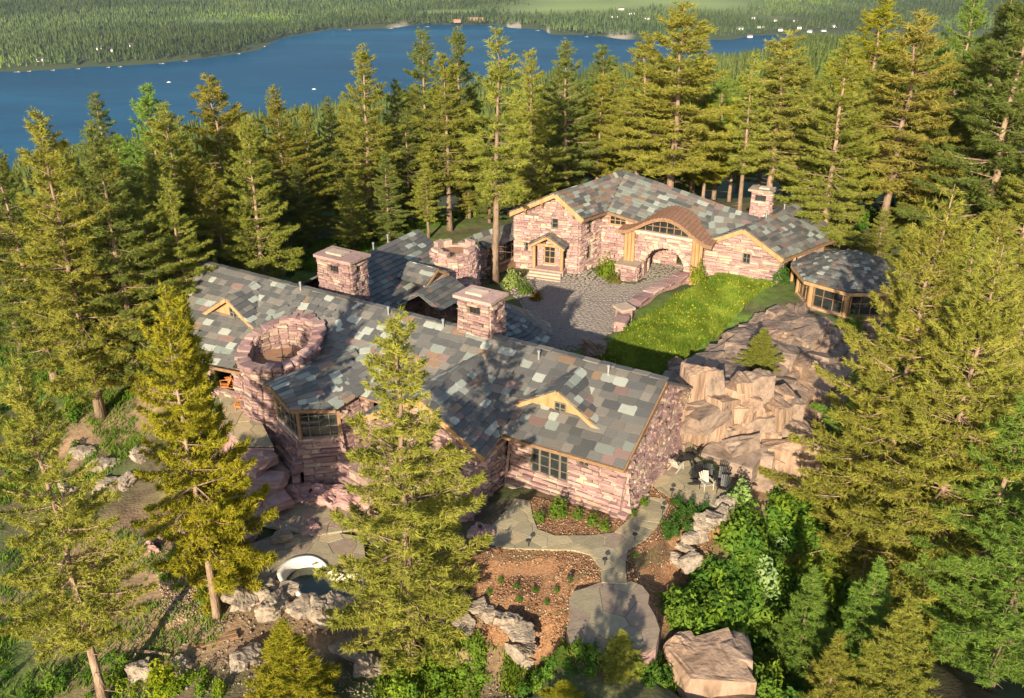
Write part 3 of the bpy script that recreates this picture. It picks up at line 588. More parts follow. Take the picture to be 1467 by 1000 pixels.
for s, v in ((30.3, .3), (21.4, .5), (8.3, .9), (3.2, .7), (16.5, .4)): pipe(fh, hz(s, v))
# ================================================================== courtyard wing
mw = empty('stone_wing', 'lower slate roofed wing with rounded end between the front house and the courtyard', 'house', (-6, 72, 0))
mroof = part(mw, 'roof'); mwall = part(mw, 'wall')
A2 = at(597, 329, 6.3); ND = -DD
B2 = A2+VV*13
roof_face(mw, mroof, A2, B2, B2+ND*5.6+Vector((0, 0, -3.1)), A2+ND*5.6+Vector((0, 0, -3.1)), tone='dark', expo=.55)
roof_face(mw, mroof, B2, A2, A2+DD*5+Vector((0, 0, -2.8)), B2+DD*5+Vector((0, 0, -2.8)), slates=False)
wl = A2+DD*4.4; wr = A2+ND*5-VV*.2
wall(mw, mwall, wr, wl, [(0, -1), (9.4, -1), (9.4, 3.6), (5, 6), (0, 3.4)], stones=False)
wall(mw, mwall, (B2+ND*5), wr, [(0, -1), (13.2, -1), (13.2, 3.4), (0, 3.4)], stones=True)
wall(mw, mwall, wl, B2+DD*4.4, [(0, -1), (13, -1), (13, 3.6), (0, 3.6)], stones=False)
for (a, b, za, zb_, hw, dz) in (((584, 375), (627, 386), 5.5, 5.4, 1.7, .95), ((600, 421), (646, 396), 5.2, 5.1, 2.1, 1.2)):
    a = at(*a, za); b = at(*b, zb_); d = (b-a); d.z = 0; d.normalize(); n = Vector((d.y, -d.x, 0))
    roof_face(mw, mroof, a, b, b+n*hw-Vector((0, 0, dz)), a+n*hw-Vector((0, 0, dz)), expo=.5); roof_face(mw, mroof, b, a, a-n*hw-Vector((0, 0, dz)), b-n*hw-Vector((0, 0, dz)), expo=.5)
    i = b-d*.4; tri_infill(mw, i+n*hw*.85-Vector((0, 0, dz)), i-n*hw*.85-Vector((0, 0, dz)), i-Vector((0, 0, .15)), d)
    wall(mw, mwall, i-n*hw*.85, i+n*hw*.85, [(0, 0), (hw*1.7, 0), (hw*1.7, za-dz-.1), (0, za-dz-.1)], stones=True)
    for sg in (1, -1): barge(mw, b, b+n*hw*sg-Vector((0, 0, dz)), .22, .1)
ca = at(697, 428, 5.9); NC = 11
for k in range(NC):
    a0 = math.radians(-120+k*22); a1 = math.radians(-120+(k+1)*22); e0 = Vector((ca.x+5.3*math.cos(a0), ca.y+5.3*math.sin(a0), 3.0)); e1 = Vector((ca.x+5.3*math.cos(a1), ca.y+5.3*math.sin(a1), 3.0))
    roof_face(mw, mroof, ca+(e0-ca)*.03, ca+(e1-ca)*.03, e1, e0, expo=.5, tone='dark', wmin=.4, wmax=.8)
    g0, g1 = Vector((ca.x+4.7*math.cos(a0), ca.y+4.7*math.sin(a0), 0)), Vector((ca.x+4.7*math.cos(a1), ca.y+4.7*math.sin(a1), 0))
    L = (g1-g0).length; wall(mw, mwall, g0, g1, [(0, -.5), (L, -.5), (L, 3.1), (0, 3.1)], stones=k > 2)
t2 = at(650, 343, 6.2); t2 = Vector((t2.x, t2.y, 0))
tw2 = part(mw, 'round_tower')
for k in range(14):
    a0 = 2*math.pi*k/14; a1 = 2*math.pi*(k+1)/14; p = t2+Vector((math.cos(a0), math.sin(a0), 0))*2.2; q = t2+Vector((math.cos(a1), math.sin(a1), 0))*2.2; L = (q-p).length
    zt = 5.4+.35*math.sin(k*1.7); wall(mw, tw2, p, q, [(0, -.5), (L, -.5), (L, zt), (0, zt)], thick=.5, stones=math.sin((a0+a1)/2) < .3, course=(.2, .4), length=(.4, .9))
vs, fs = prism([(t2.x+math.cos(a)*1.9, t2.y+math.sin(a)*1.9) for a in np.linspace(0, 6.283, 16, endpoint=False)], 4.6, 4.9); MB().add(vs, fs).build('tower_floor', TERRAC, tw2)
for u, v in ((545, 352), (610, 352)): pass
pipe(mw, A2+VV*4.5); pipe(mw, A2+VV*7+ND*.3)
# glazed gallery
gl = empty('glazed_gallery', 'narrow glazed gallery with slate roof bridging wing and gabled house', 'gallery', (-1, 89, 0))
groof = part(gl, 'roof'); r0, r1, e1_, e0_ = at(674, 338, 4.7), at(746, 317, 4.7), at(764, 332, 3.2), at(697, 357, 3.2)
roof_face(gl, groof, r0, r1, e1_, e0_, expo=.5); gd = (r1-r0).normalized(); gn = Vector((gd.y, -gd.x, 0))
roof_face(gl, groof, r1, r0, r0-gn*2.6-Vector((0, 0, 1.5)), r1-gn*2.6-Vector((0, 0, 1.5)), slates=False)
g0 = e0_-gn*.5+gd*.3; g1 = e1_-gn*.5
glazed(gl, g0, g1, .9, 3.2, 7, 3, TIMBERD); MB().bar((g0+gn*.3).xy.to_3d()+Vector((0, 0, .45)), (g1+gn*.3).xy.to_3d()+Vector((0, 0, .45)), .9, .5).build('deck_beam', TIMBERD, gl)
gw = part(gl, 'wall'); wall(gl, gw, g0-gd*1.2, g0, [(0, -.5), (1.2, -.5), (1.2, 3.3), (0, 3.3)], course=(.2, .35), length=(.3, .8)); wall(gl, gw, g0, g1, [(0, -.5), ((g1-g0).length, -.5), ((g1-g0).length, .3), (0, .3)], stones=False)
# ================================================================== gabled house at the back
bh = empty('gabled_house', 'two storey pink stone house with arched gateway and long slate roof at the back', 'house', (14, 88, 0))
broof = part(bh, 'roof'); bwall = part(bh, 'wall')
Pk, Qk, Lf, Rf, Sk, Tk, Uk = at(795, 277, 8.7), at(897, 245, 8.7), at(728, 305, 6.2), at(835, 314, 6.2), at(870, 302, 6.0), at(1010, 346, 4.2), at(1025, 290, 6.8)
Gk, Xk, Wk, Yk = at(1065, 328, 5.9), at(1152, 287, 5.9), at(1122, 371, 3.6), at(1202, 340, 3.6)
G_ = dict(tone='green', expo=.6)
roof_face(bh, broof, Pk, Qk, Sk+(Sk-Qk)*.0, Rf, **G_)
roof_face(bh, broof, Qk, Pk, Lf, Lf+(Qk-Pk), **G_)
ux = (Uk-Qk); tx = (Tk-Sk)
roof_face(bh, broof, Qk, Uk, Tk, Sk, **G_); roof_face(bh, broof, Uk, Uk+ux*.55, (Uk+ux*.55).lerp(Tk+tx*.45, .35), Tk, **G_)
roof_face(bh, broof, Uk+ux*.55, Qk, Qk+Vector((3.2, 5.5, -3)), Uk+ux*.55+Vector((3.2, 5.5, -3)), slates=False)
roof_face(bh, broof, Gk, Xk, Yk, Wk, **G_); roof_face(bh, broof, Xk, Gk, Tk, Tk+(Xk-Gk), **G_)
for a, b in ((Pk, Lf), (Pk, Rf), (Gk, Tk), (Gk, Wk)): barge(bh, a, b, .42, .16, TIMBER, .22)
for a, b in ((Sk, Tk), (Rf, Sk), (Wk, Yk)): MB().bar(a-Vector((0, 0, .22)), b-Vector((0, 0, .22)), .14, .28).build('fascia', TIMBERD, bh)
n1 = Vector(((Rf-Lf).y, -(Rf-Lf).x, 0)).normalized(); l0, l1 = Lf-n1*.7+(Rf-Lf)*.05, Rf-n1*.7-(Rf-Lf)*.06
L = (l1-l0).xy.length; sp_ = (Pk-l0).xy.dot((l1-l0).xy.normalized())
bo = [(L-2.9, L-2.2, 4.7, 5.8), (L-1.6, L-1.2, 1.6, 2.5), (1.2, 1.6, 2.0, 3.0), (3.3, 4.5, .8, 2.9)]
W = wall(bh, bwall, l0, l1, [(0, -.8), (L, -.8), (L, 6.0), (sp_, 8.35), (0, 6.0)], bo, course=(.17, .34))
for o in bo[:3]: window(bh, W, o, 1, 2)
window(bh, W, bo[3], 2, 3, TIMBER, 'entrance_door')
for t in (.18, .36, .64, .82):    # brackets under the verge
    q = Lf.lerp(Pk, t*2) if t < .5 else Pk.lerp(Rf, (t-.5)*2); MB().bar(q-n1*.75-Vector((0, 0, 1.1)), q-n1*.05-Vector((0, 0, .45)), .2, .26).build('bracket', TIMBER, bh)
n2_ = Vector(((Sk-Rf).y, -(Sk-Rf).x, 0)).normalized(); m0, m1 = l1, Sk-n2_*.6
L = (m1-m0).xy.length; bo = [(1.3, 2.3, 4.0, 5.5), (1.3, 2.3, 1.2, 2.7)]
W = wall(bh, bwall, m0, m1, [(0, -.8), (L, -.8), (L, 5.9), (0, 6.0)], bo, course=(.17, .34))
for o in bo: window(bh, W, o, 2, 3)
ax3 = (Tk-Sk).xy.to_3d().normalized(); n3_ = Vector((ax3.y, -ax3.x, 0)); q0 = m1; q1 = Tk.xy.to_3d()-n3_*.6
L = (q1-q0).xy.length; bo = [(.8, 2.6, 4.5, 5.5)]; _c = (Sk.xy.to_3d()+ax3*6.85-q0.xy.to_3d()).dot((q1-q0).xy.to_3d().normalized()); bo.append((_c-2.05, _c+2.05, -.75, 3.35))
W = wall(bh, bwall, q0, q1, [(0, -.8), (L, -.8), (L, 3.95), (0, 5.8)], bo, course=(.17, .34)); window(bh, W, bo[0], 3, 2, TIMBER)
# gateway block with arch
g0 = Sk.xy.to_3d()+ax3*3.5+n3_*1.3; g1 = Sk.xy.to_3d()+ax3*9.9+n3_*1.3; L = 6.4; ac, ar, sp0 = 3.35, 2.1, 1.25
sl_ = [(ac-ar+.3*i, ac-ar+.3*(i+1), -.7, sp0+math.sqrt(max(0, ar*ar-(abs(-ar+.3*(i+.5)))**2))) for i in range(14)]
W = wall(bh, bwall, g0, g1, [(0, -.8), (L, -.8), (L, 4.7), (0, 4.9)], sl_, thick=.8, course=(.2, .38)); P, a_, n_ = W
for i in range(15):
    t = math.pi*(i+.5)/15; c = P(ac-math.cos(t)*(ar+.28), sp0+math.sin(t)*(ar+.28), -.12); x = (a_*math.cos(t)*-1+Vector((0, 0, 1))*math.sin(t)); y = n_; z = x.cross(y)
    piece(bh, 'arch_stone', ('w', i % 6), STONE[2 if i % 3 else 0], Matrix(((z.x*.46, y.x*.55, x.x*.62, c.x), (z.y*.46, y.y*.55, x.y*.62, c.y), (z.z*.46, y.z*.55, x.z*.62, c.z), (0, 0, 0, 1))), bwall)
GATE = ccw([tuple(q.xy) for q in (g0+ax3*.9+n3_*.6, g0+ax3*5.7+n3_*.6, g0+ax3*6.2-n3_*4.3, g0-n3_*4.3)]); b0 = g0-n3_*4.2; wall(bh, bwall, b0, b0+ax3*7, [(0, -.8), (7, -.8), (7, 4.6), (0, 4.6)], [(3.5, 5.2, .2, 2.4)], stones=True)
MB().hexa([P(-.3, 4.7, -.9), P(L+.3, 4.55, -.9), P(L+.3, 4.55, .35), P(-.3, 4.7, .35), P(-.3, 4.95, -.9), P(L+.3, 4.8, -.9), P(L+.3, 4.8, .35), P(-.3, 4.95, .35)]).build('lintel_course', STONE[2], bh)
for s0, zb0 in ((-.35, 1.5), (L+.3, -.2)):
    for i in range(3):
        b = P(s0-.38+.38*i, 0, .35); MB().tube([b+Vector((0, 0, zb0)), b+Vector((0, 0, 4.75))], [.2, .19], 8).build('timber_post', TIMBER, bh)
# left pier
pa = P(-1.2, 0, 1.9); pb = P(1.0, 0, 1.9); wall(bh, bwall, pa, pb, [(0, -.8), (2.2, -.8), (2.2, 1.45), (0, 1.5)], course=(.2, .4), length=(.3, .9)); wall(bh, bwall, pb, P(1.0, 0, 0), [(0, -.8), (1.9, -.8), (1.9, 1.5), (0, 1.45)], course=(.2, .4), length=(.3, .9))
wall(bh, bwall, P(-1.2, 0, -.5), pa, [(0, -.8), (2.4, -.8), (2.4, 1.5), (0, 1.5)], stones=True)
MB().hexa([P(-1.3, 1.45, -.5), P(1.1, 1.45, -.5), P(1.1, 1.45, 2.0), P(-1.3, 1.45, 2.0), P(-1.3, 1.6, -.5), P(1.1, 1.6, -.5), P(1.1, 1.6, 2.0), P(-1.3, 1.6, 2.0)]).build('pier_cap', STONE[2], bh)
# eyebrow roof
def ez(t): k = max(0., math.sin(math.pi*min(max((t-.04)/.92, 0), 1))); return 4.85-.35*t+2.0*k**1.6
mb = MB(); NE = 26; prof = [(-1.5+(L+3.3)*i/NE, ez(i/NE)) for i in range(NE+1)]
for i in range(NE):
    (s0, z0), (s1, z1) = prof[i], prof[i+1]; mb.hexa([P(s0, z0-.12, .75), P(s1, z1-.12, .75), P(s1, z1-.12, -4), P(s0, z0-.12, -4), P(s0, z0, .75), P(s1, z1, .75), P(s1, z1, -4), P(s0, z0, -4)])
eb = mb.build('eyebrow_roof', COPPER, bh)
for i in range(0, NE+1, 1):
    s0, z0 = prof[i]; MB().bar(P(s0, z0+.03, .75), P(s0, z0+.03, -4), .06, .08).build('standing_seam', COPPER, eb)
mb = MB()
for i in range(NE):
    (s0, z0), (s1, z1) = prof[i], prof[i+1]; mb.hexa([P(s0, z0-.34, .82), P(s1, z1-.34, .82), P(s1, z1-.34, .68), P(s0, z0-.34, .68), P(s0, z0-.06, .82), P(s1, z1-.06, .82), P(s1, z1-.06, .68), P(s0, z0-.06, .68)])
mb.build('curved_fascia', TIMBERD, eb)
mb = MB(); gp = [(s, z-.3) for s, z in prof if z-.3 > 5.0]
n = len(gp); mb.add([P(gp[0][0], 4.9, -.1)]+[P(s, z, -.1) for s, z in gp]+[P(gp[-1][0], 4.75, -.1)], [list(range(n+2))])
ew = MB()
for i in range(0, n, 2): ew.bar(P(gp[i][0], 4.85, -.06), P(gp[i][0], gp[i][1], -.06), .09, .09)
for zz in (5.5, 6.1): ss_ = [s for s, z in gp if z > zz]; ew.bar(P(ss_[0], zz, -.06), P(ss_[-1], zz, -.06), .07, .07)
f = ew.build('arched_window', TIMBERD, bh); mb.build('pane', GLASS, f)
# right gable
n4 = Vector(((Wk-Tk).y, -(Wk-Tk).x, 0)).normalized(); w0, w1 = Tk-n4*.6, Wk-n4*.6-(Wk-Tk)*.05; L = (w1-w0).xy.length; sp_ = (Gk-w0).xy.dot((w1-w0).xy.normalized())
bo = [(sp_+.2, sp_+1.0, 2.3, 3.4)]; W = wall(bh, bwall, w0, w1, [(0, -.5), (L, -.5), (L, 3.45), (sp_, 5.55), (0, 4.0)], bo, course=(.18, .34), length=(.5, 1.5)); window(bh, W, bo[0], 2, 2); P2 = W[0]
for i in range(7):
    t = math.pi*(i+.5)/7; c = P2(sp_+.6-math.cos(t)*.62, 3.42+math.sin(t)*.35, -.1); piece(bh, 'arch_stone', ('w', i % 6), STONE[2], Matrix.Translation(c) @ Matrix.Diagonal((.3, .5, .3, 1)), bwall)
for t in (.2, .45, .7):
    q = Tk.lerp(Gk, t*1.6) if t < .5 else Gk.lerp(Wk, (t-.5)*2); MB().bar(q-n4*.65-Vector((0, 0, 1.)), q-n4*.05-Vector((0, 0, .42)), .2, .26).build('bracket', TIMBER, bh)
n5 = Vector(((Yk-Wk).y, -(Yk-Wk).x, 0)).normalized(); wall(bh, bwall, w1, Yk-n5*1.4, [(0, -.5), (9, -.5), (9, 3.3), (0, 3.3)], [(1., 4.5, .2, 2.6)], stones=False); 
MB().bar(Wk.lerp(Yk, .2)+Vector((0, 0, -3.4)), Wk.lerp(Yk, .2)+Vector((0, 0, -.3)), .25, .25, (1, 0, 0)).build('corner_post', TIMBER, bh)
chimney(bh, at(1088, 312, 5.2), 1.9, 1.5, 4., 8.15, .03, ax=(Tk-Sk).xy.to_3d().normalized(), capm=ROCKP, wins=((.0, .5, .7),)); pipe(bh, Gk.lerp(Xk, .35), .6); pipe(bh, Gk.lerp(Xk, .65), .5)
# entry porch
po = empty('entry_porch', 'small timber entry porch with slate gable roof and stone steps', 'porch', at(790, 385, .4))
pr = part(po, 'roof'); pp = at(783, 339, 4.3); pd = -n1.copy(); pd = Vector((.35, .94, 0)); pn = Vector((pd.y, -pd.x, 0)); b_ = pp+pd*3
roof_face(po, pr, pp, b_, b_+pn*1.9-Vector((0, 0, 1.15)), pp+pn*1.9-Vector((0, 0, 1.15)), expo=.45, tone='green', wmin=.4, wmax=.9); roof_face(po, pr, b_, pp, pp-pn*1.9-Vector((0, 0, 1.15)), b_-pn*1.9-Vector((0, 0, 1.15)), expo=.45, tone='green', wmin=.4, wmax=.9)
for sg in (1, -1):
    barge(po, pp, pp+pn*1.9*sg-Vector((0, 0, 1.15)), .24, .1, TIMBER, .14); MB().tube([(pp+pn*1.5*sg+pd*.5).xy.to_3d()+Vector((0, 0, .3)), (pp+pn*1.5*sg+pd*.5).xy.to_3d()+Vector((0, 0, 3.2))], [.2, .18], 8).build('post', TIMBER, po)
MB().bar(pp+pd*.5-pn*1.6-Vector((0, 0, 1.1)), pp+pd*.5+pn*1.6-Vector((0, 0, 1.1)), .2, .26).build('tie_beam', TIMBER, po)
for k in range(4): c = pp-pd*(.2+.4*k); box('step', STONE[2], po, (c.x, c.y, -.3), 3.4+.25*k, .45, .85-.2*k, math.atan2(pn.y, pn.x))
c = pp+pd*1.8; box('landing', STONE[0], po, (c.x, c.y, -.3), 3.6, 3.4, .95, math.atan2(pn.y, pn.x))
# ================================================================== pavilion on the cliff
pv = empty('cliff_pavilion', 'many sided timber and glass pavilion with slate roof on the cliff edge', 'pavilion', (31.9, 80, .9))
pr = part(pv, 'roof'); pw = part(pv, 'wall'); apx = at(1226, 360, 5.7); NP = 8
for k in range(NP):
    a0 = math.radians(k*45-157); a1 = math.radians((k+1)*45-157); e0, e1 = [Vector((apx.x+5.5*math.cos(a), apx.y+5.5*math.sin(a), 3.65)) for a in (a0, a1)]
    roof_face(pv, pr, apx+(e0-apx)*.03, apx+(e1-apx)*.03, e1, e0, expo=.45, tone='dark', wmin=.35, wmax=.75); barge(pv, e0, e1, .3, .14, TIMBER, .2)
    g0, g1 = [Vector((apx.x+4.6*math.cos(a), apx.y+4.6*math.sin(a), 0)) for a in (a0, a1)]
    MB().tube([g0+Vector((0, 0, .6)), g0+Vector((0, 0, 3.6))], [.24, .22], 8).build('timber_post', TIMBER, pv); L = (g1-g0).length
    wall(pv, pw, g0, g1, [(0, -1.6), (L, -1.6), (L, 1.0), (0, 1.0)], course=(.2, .4), length=(.4, 1.2), stones=k in (0, 1, 2, 7)); glazed(pv, g0.lerp(g1, .08), g0.lerp(g1, .92), 1.02, 3.4, 3, 2, TIMBERD)
vs, fs = prism([(apx.x+4.8*math.cos(math.radians(k*45-157)), apx.y+4.8*math.sin(math.radians(k*45-157))) for k in range(8)], .7, .98); MB().add(vs, fs).build('floor', TERRAC, pv)
# ================================================================== rocks
def rockmesh(seed, n=9, cuts=9, round_=.45, rough=.1, strata=0., m=ROCK, name='rock', col=0.):
    """a fractured block: planes cut off a cube, beds stepped in z, joints sunk in, grain on top"""
    r = random.Random(seed); bm = bmesh.new(); bmesh.ops.create_cube(bm, size=2); bmesh.ops.subdivide_edges(bm, edges=bm.edges[:], cuts=n-1, use_grid_fill=True)
    off = Vector((r.uniform(-50, 50), r.uniform(-50, 50), r.uniform(-50, 50))); pl = []
    for k in range(cuts):
        nv = Vector((r.gauss(0, 1), r.gauss(0, 1), r.gauss(0, .8))).normalized(); pl.append((nv, r.uniform(.62, .95)))
    for v in bm.verts:
        p = v.co.copy(); q = p.lerp(p.normalized()*1.15, round_)
        for nv, d in pl:
            e = q.dot(nv)-d
            if e > 0: q -= nv*e
        wv = q+Vector((noise.noise(q*2+off), noise.noise(q*2-off), noise.noise(q*2+off*2)))*.22
        st = Vector((wv.x*(1.3+col*1.2), wv.y*(1.3+col*1.2), wv.z*(2.0-col*1.4)))
        d1, _ = noise.voronoi(st+off); crack = min(1., (d1[1]-d1[0])*3.2)
        k = 1+rough*noise.fractal(q*1.6+off, 1, 2, 5)+rough*.9*(noise.cell(Vector((round(_[0].x*9), round(_[0].y*9), round(_[0].z*9))))-.5)-(1-crack)**2*rough*2.2
        q = q*k
        if strata: k = 1+strata*(noise.cell(Vector((off.x, off.y, wv.z*4.5)))-.5); q.x *= k; q.y *= k
        v.co = q
    me = bpy.data.meshes.new(name); bm.to_mesh(me); bm.free(); me.materials.append(m); return me
ROCKS = {'pale': [rockmesh(s, 9, 9, .35, .07, 0, ROCKP) for s in range(5)], 'mauve': [rockmesh(20+s, 8, 8, .3, .1, .28, ROCKM) for s in range(5)], 'tan': [rockmesh(40+s, 22, 8, .15, .055, .03, ROCKT, col=.8) for s in range(5)], 'grey': [rockmesh(60+s, 22, 9, .2, .065, .05, ROCK) for s in range(5)]}
_rk = random.Random(17)
def rock(kind, p, size, label=None, group=None, parent=None, rot=None, name='boulder', sink=.3, i=None):
    me = ROCKS[kind][_rk.randrange(5) if i is None else i]; o = link(name, me, parent); s = size if isinstance(size, (tuple, list)) else (size*_rk.uniform(.9, 1.3), size*_rk.uniform(.8, 1.1), size*_rk.uniform(.6, .85))
    o.scale = s; o.rotation_euler = rot or (_rk.uniform(-.15, .15), _rk.uniform(-.15, .15), _rk.uniform(0, 6.28)); p = Vector(p); p.z += s[2]*(1-2*sink)*.5 if parent is None else 0
    o.location = p-parent_world(parent) if parent else p
    if parent is None: tag(o, label, 'rock', group)
    return o
def gp(u, v, z=0.):     # point of the ground seen along a bearing
    for k in range(6): p = at(u, v, z); z = ground_at(p.x, p.y)
    return at(u, v, z)
ORD = 'first second third fourth fifth sixth seventh eighth ninth tenth eleventh twelfth thirteenth fourteenth fifteenth sixteenth seventeenth'.split()
def row(kind, pts, size, text, group, sink=.25):
    for k, (u, v) in enumerate(pts): rock(kind, at(u, v, -3.35) if 'pool terrace' in group else gp(u, v), size*_rk.uniform(.8, 1.25), ORD[k]+' '+text, group, sink=sink)
row('pale', [(1043, 722), (1033, 735), (1024, 746), (1009, 752), (1001, 765), (989, 772), (984, 787), (987, 806), (968, 803)], .62, 'pale boulder from the patio in the row edging the right mulch bed', 'boulders edging the right mulch bed')
row('pale', [(612, 892), (637, 884), (655, 868), (660, 897), (684, 872), (700, 884), (722, 888), (737, 898), (747, 912), (749, 932), (753, 953)], .66, 'pale boulder from the left in the curved row below the mulch bed', 'boulders curving below the mulch bed')
row('pale', [(322, 838), (336, 858), (355, 862), (382, 858), (392, 874), (388, 842), (412, 850), (440, 876), (462, 880), (484, 878), (508, 872)], .8, 'pale rock from the left in the row holding up the pool terrace', 'rocks holding up the pool terrace')
row('mauve', [(318, 700), (300, 745), (284, 775), (212, 790), (300, 800), (228, 770)], .8, 'dark mauve rock down the slope left of the bay, counted from the house', 'mauve rocks on the slope left of the bay', .2)
row('pale', [(120, 650), (150, 668), (180, 690), (150, 700), (105, 700), (205, 655)], 1.0, 'pale ledge rock from the left on the shaded slope below the left forest', 'ledge rocks on the left slope', .45)
row('pale', [(200, 965), (262, 958), (350, 945), (500, 930), (530, 960), (585, 915)], .9, 'weathered ledge rock from the left among the rough ground at the bottom left', 'ledge rocks at the bottom left', .4)
row('mauve', [(480, 760), (452, 765), (512, 758), (545, 752), (690, 765), (672, 740), (668, 715)], .8, 'flat mauve ledge stone along the wall foot from the pool terrace', 'ledge stones along the wall foot', .3)
rock('grey', gp(852, 505), (1.3, 1.1, 1.1), 'dark boulder at the courtyard corner just behind the roof ridge'); rock('grey', gp(966, 532, 1), (.8, .8, 1.), 'upright boulder at the lawn corner beside the roof end')

rock('grey', gp(1330, 885), (1.5, 1.2, 1.2), 'darker rock above the broad pale ledge at the bottom right')
for k, (s_, v_, zz, sz) in enumerate([(28.4, 10.6, -2.6, 1.2), (26.4, 11.4, -2.8, 1.1), (24.2, 11.9, -2.9, 1.0), (21.6, 11.6, -2.9, 1.1), (19.6, 10.8, -2.8, 1.2), (17.6, 10.6, -2.6, 1.1), (15.9, 10.4, -2.2, 1.0), (30.0, 9.4, -1.8, 1.1), (29.6, 11.8, -3.2, 1.1)]): rock('mauve', hp(s_, v_, zz), (sz*1.3, sz*.8, sz*.8), ORD[k]+' stacked mauve stone at the foot of the bay wall', 'stacked stones at the bay foot', rot=(0, 0, math.radians(-31)+_rk.uniform(-.3, .3)))
# cliff outcrop: bedrock, one thing: jointed blocks over buried cores
oc = empty('rock_outcrop', 'big fractured brown rock outcrop between lawn, patio and pavilion', 'rock', (17, 62, 0))
def blockmesh(seed, m, name='rock_slab'):
    r = random.Random(seed); bm = bmesh.new()
    for sx in (-1, 1):
        for sy in (-1, 1):
            for sz in (-1, 1): bm.verts.new((sx*r.uniform(.72, 1.05), sy*r.uniform(.68, 1.05), sz*r.uniform(.72, 1.0)))
    for k in range(9): 
        p = Vector((r.uniform(-1, 1), r.uniform(-1, 1), r.uniform(-1, 1))); a = r.randrange(3); p[a] = math.copysign(1.02, p[a]); bm.verts.new(p)
    bmesh.ops.convex_hull(bm, input=bm.verts[:]); bmesh.ops.delete(bm, geom=[v for v in bm.verts if not v.link_faces], context='VERTS')
    bmesh.ops.triangulate(bm, faces=bm.faces[:]); bmesh.ops.subdivide_edges(bm, edges=bm.edges[:], cuts=3, use_grid_fill=True); off = Vector((seed*3.1, seed*1.7, 0))
    for v in bm.verts: v.co *= 1.02+.055*noise.fractal(v.co*2.6+off, .8, 2, 6)-.05*max(0, 1-abs(math.sin(v.co.z*5+off.x+noise.noise(v.co*1.5+off)*2))*6)
    me = bpy.data.meshes.new(name); bm.to_mesh(me); bm.free(); me.materials.append(m); return me
BLK = {'grey': [blockmesh(100+k, ROCK) for k in range(9)], 'tan': [blockmesh(120+k, ROCKT) for k in range(9)], 'mauve': [blockmesh(140+k, ROCKM) for k in range(7)]}
def block(kind, p, s, rz, tilt=.1, parent=None, name='rock_slab'):
    o = link(name, BLK[kind][_rk.randrange(len(BLK[kind]))], parent); o.location = Vector(p)-parent_world(parent) if parent else p; o.scale = s; o.rotation_euler = (_rk.gauss(0, tilt), _rk.gauss(0, tilt), rz); return o
for x, y, z, s_, k in [(14.3, 59.6, -.2, (2.7, 2.8, 2.2), 'grey'), (17.4, 63.2, -.1, (3.2, 3.0, 2.2), 'grey'), (20.6, 66.6, -.2, (3.1, 2.8, 2.1), 'grey'), (23.3, 70.4, -.5, (3.1, 3.1, 2.0), 'grey'), (26.0, 74.5, -1.2, (3.2, 3.0, 2.0), 'grey'), (20.3, 61.8, -1.4, (3., 2.6, 2.3), 'tan'), (24, 65.6, -2., (3.2, 2.8, 2.6), 'tan'), (15.2, 57.2, -.6, (2.2, 1.6, 2.8), 'tan'), (18.6, 58.6, -1.2, (2.2, 1.7, 2.8), 'tan')]: block(k, (x, y, z), s_, .9, .05, oc)
ra, rb = Vector((12., 57.)), Vector((28.2, 78.2)); rd = (rb-ra).normalized(); rn_ = Vector((rd.y, -rd.x)); prof_d = (-3, -2, 0, 2.5, 4.5, 6.5, 8.5); prof_z = (.9, 2.2, 3.1, 2.3, .6, -1.4, -3.2)
t_ = .2
while t_ < 26:
    d_ = -2.9+_rk.uniform(0, .5)
    while d_ < 8.2:
        wd = _rk.uniform(.8, 3.0); q = ra+rd*(t_+_rk.uniform(-.5, .5))+rn_*(d_+wd/2); zt = float(np.interp(d_+wd/2, prof_d, prof_z))*(1-.35*t_/26)+_rk.uniform(-.35, .3)-(.9 if t_ > 21 else 0)
        hh = _rk.uniform(.7, 1.3); ln = _rk.uniform(1.2, 2.7)
        if not (t_ < 5 and d_ > 3.2): block('grey' if d_ < 3.2 and _rk.random() < .85 else 'tan', (q.x, q.y, zt-hh*.8), (wd*.62, ln*.75, hh), math.atan2(rd.y, rd.x)-math.pi/2+_rk.gauss(0, .22), .12, oc)
        d_ += wd*.95
    t_ += _rk.uniform(1.2, 2.1)
for a_, b_, n_, z0_, z1_ in [((11.6, 56.6), (20.5, 58.2), 8, 2.0, 3.4), ((12.2, 55.8), (20.8, 57.2), 8, .6, 2.4), ((12.9, 55.2), (21, 56.3), 8, -.6, 1.2), ((15.6, 53.8), (22.5, 55.2), 7, -2.2, -.2)]:      # jointed cliff face over the patio
    for k in range(n_):
        f_ = (k+.5)/n_; x = a_[0]+(b_[0]-a_[0])*f_; y = a_[1]+(b_[1]-a_[1])*f_+_rk.uniform(-.25, .3); zc_ = (z0_+z1_)/2-f_*1.4; block('tan' if _rk.random() < .62 else 'grey', (x, y, zc_+_rk.uniform(-.25, .25)), (_rk.uniform(.6, 1.5), _rk.uniform(.6, .9), _rk.uniform(1.2, 2.7)), _rk.gauss(.15, .25), .06, oc)
for p_, s_, lb in ((at(1016, 978, -3.6), (2.2, 1.7, 2.0), 'large block of tan rock at the bottom edge right of the slab'), (gp(1372, 925), (2.4, 1.8, 1.5), 'broad pale rock ledge among firs at the bottom right')):
    e = empty('rock_block', lb, 'rock', p_); block('tan', p_, s_, .2, .04, e); block('tan', p_+Vector((-1.2, .5, .5)), (s_[0]*.5, s_[1]*.7, s_[2]*.8), .4, .08, e); block('grey', p_+Vector((1.0, .9, .35)), (s_[0]*.6, s_[1]*.7, s_[2]*.8), -.1, .08, e); block('tan', p_+Vector((.2, -1.0, -.9)), (s_[0]*.7, s_[1]*.6, s_[2]*.6), .1, .08, e)
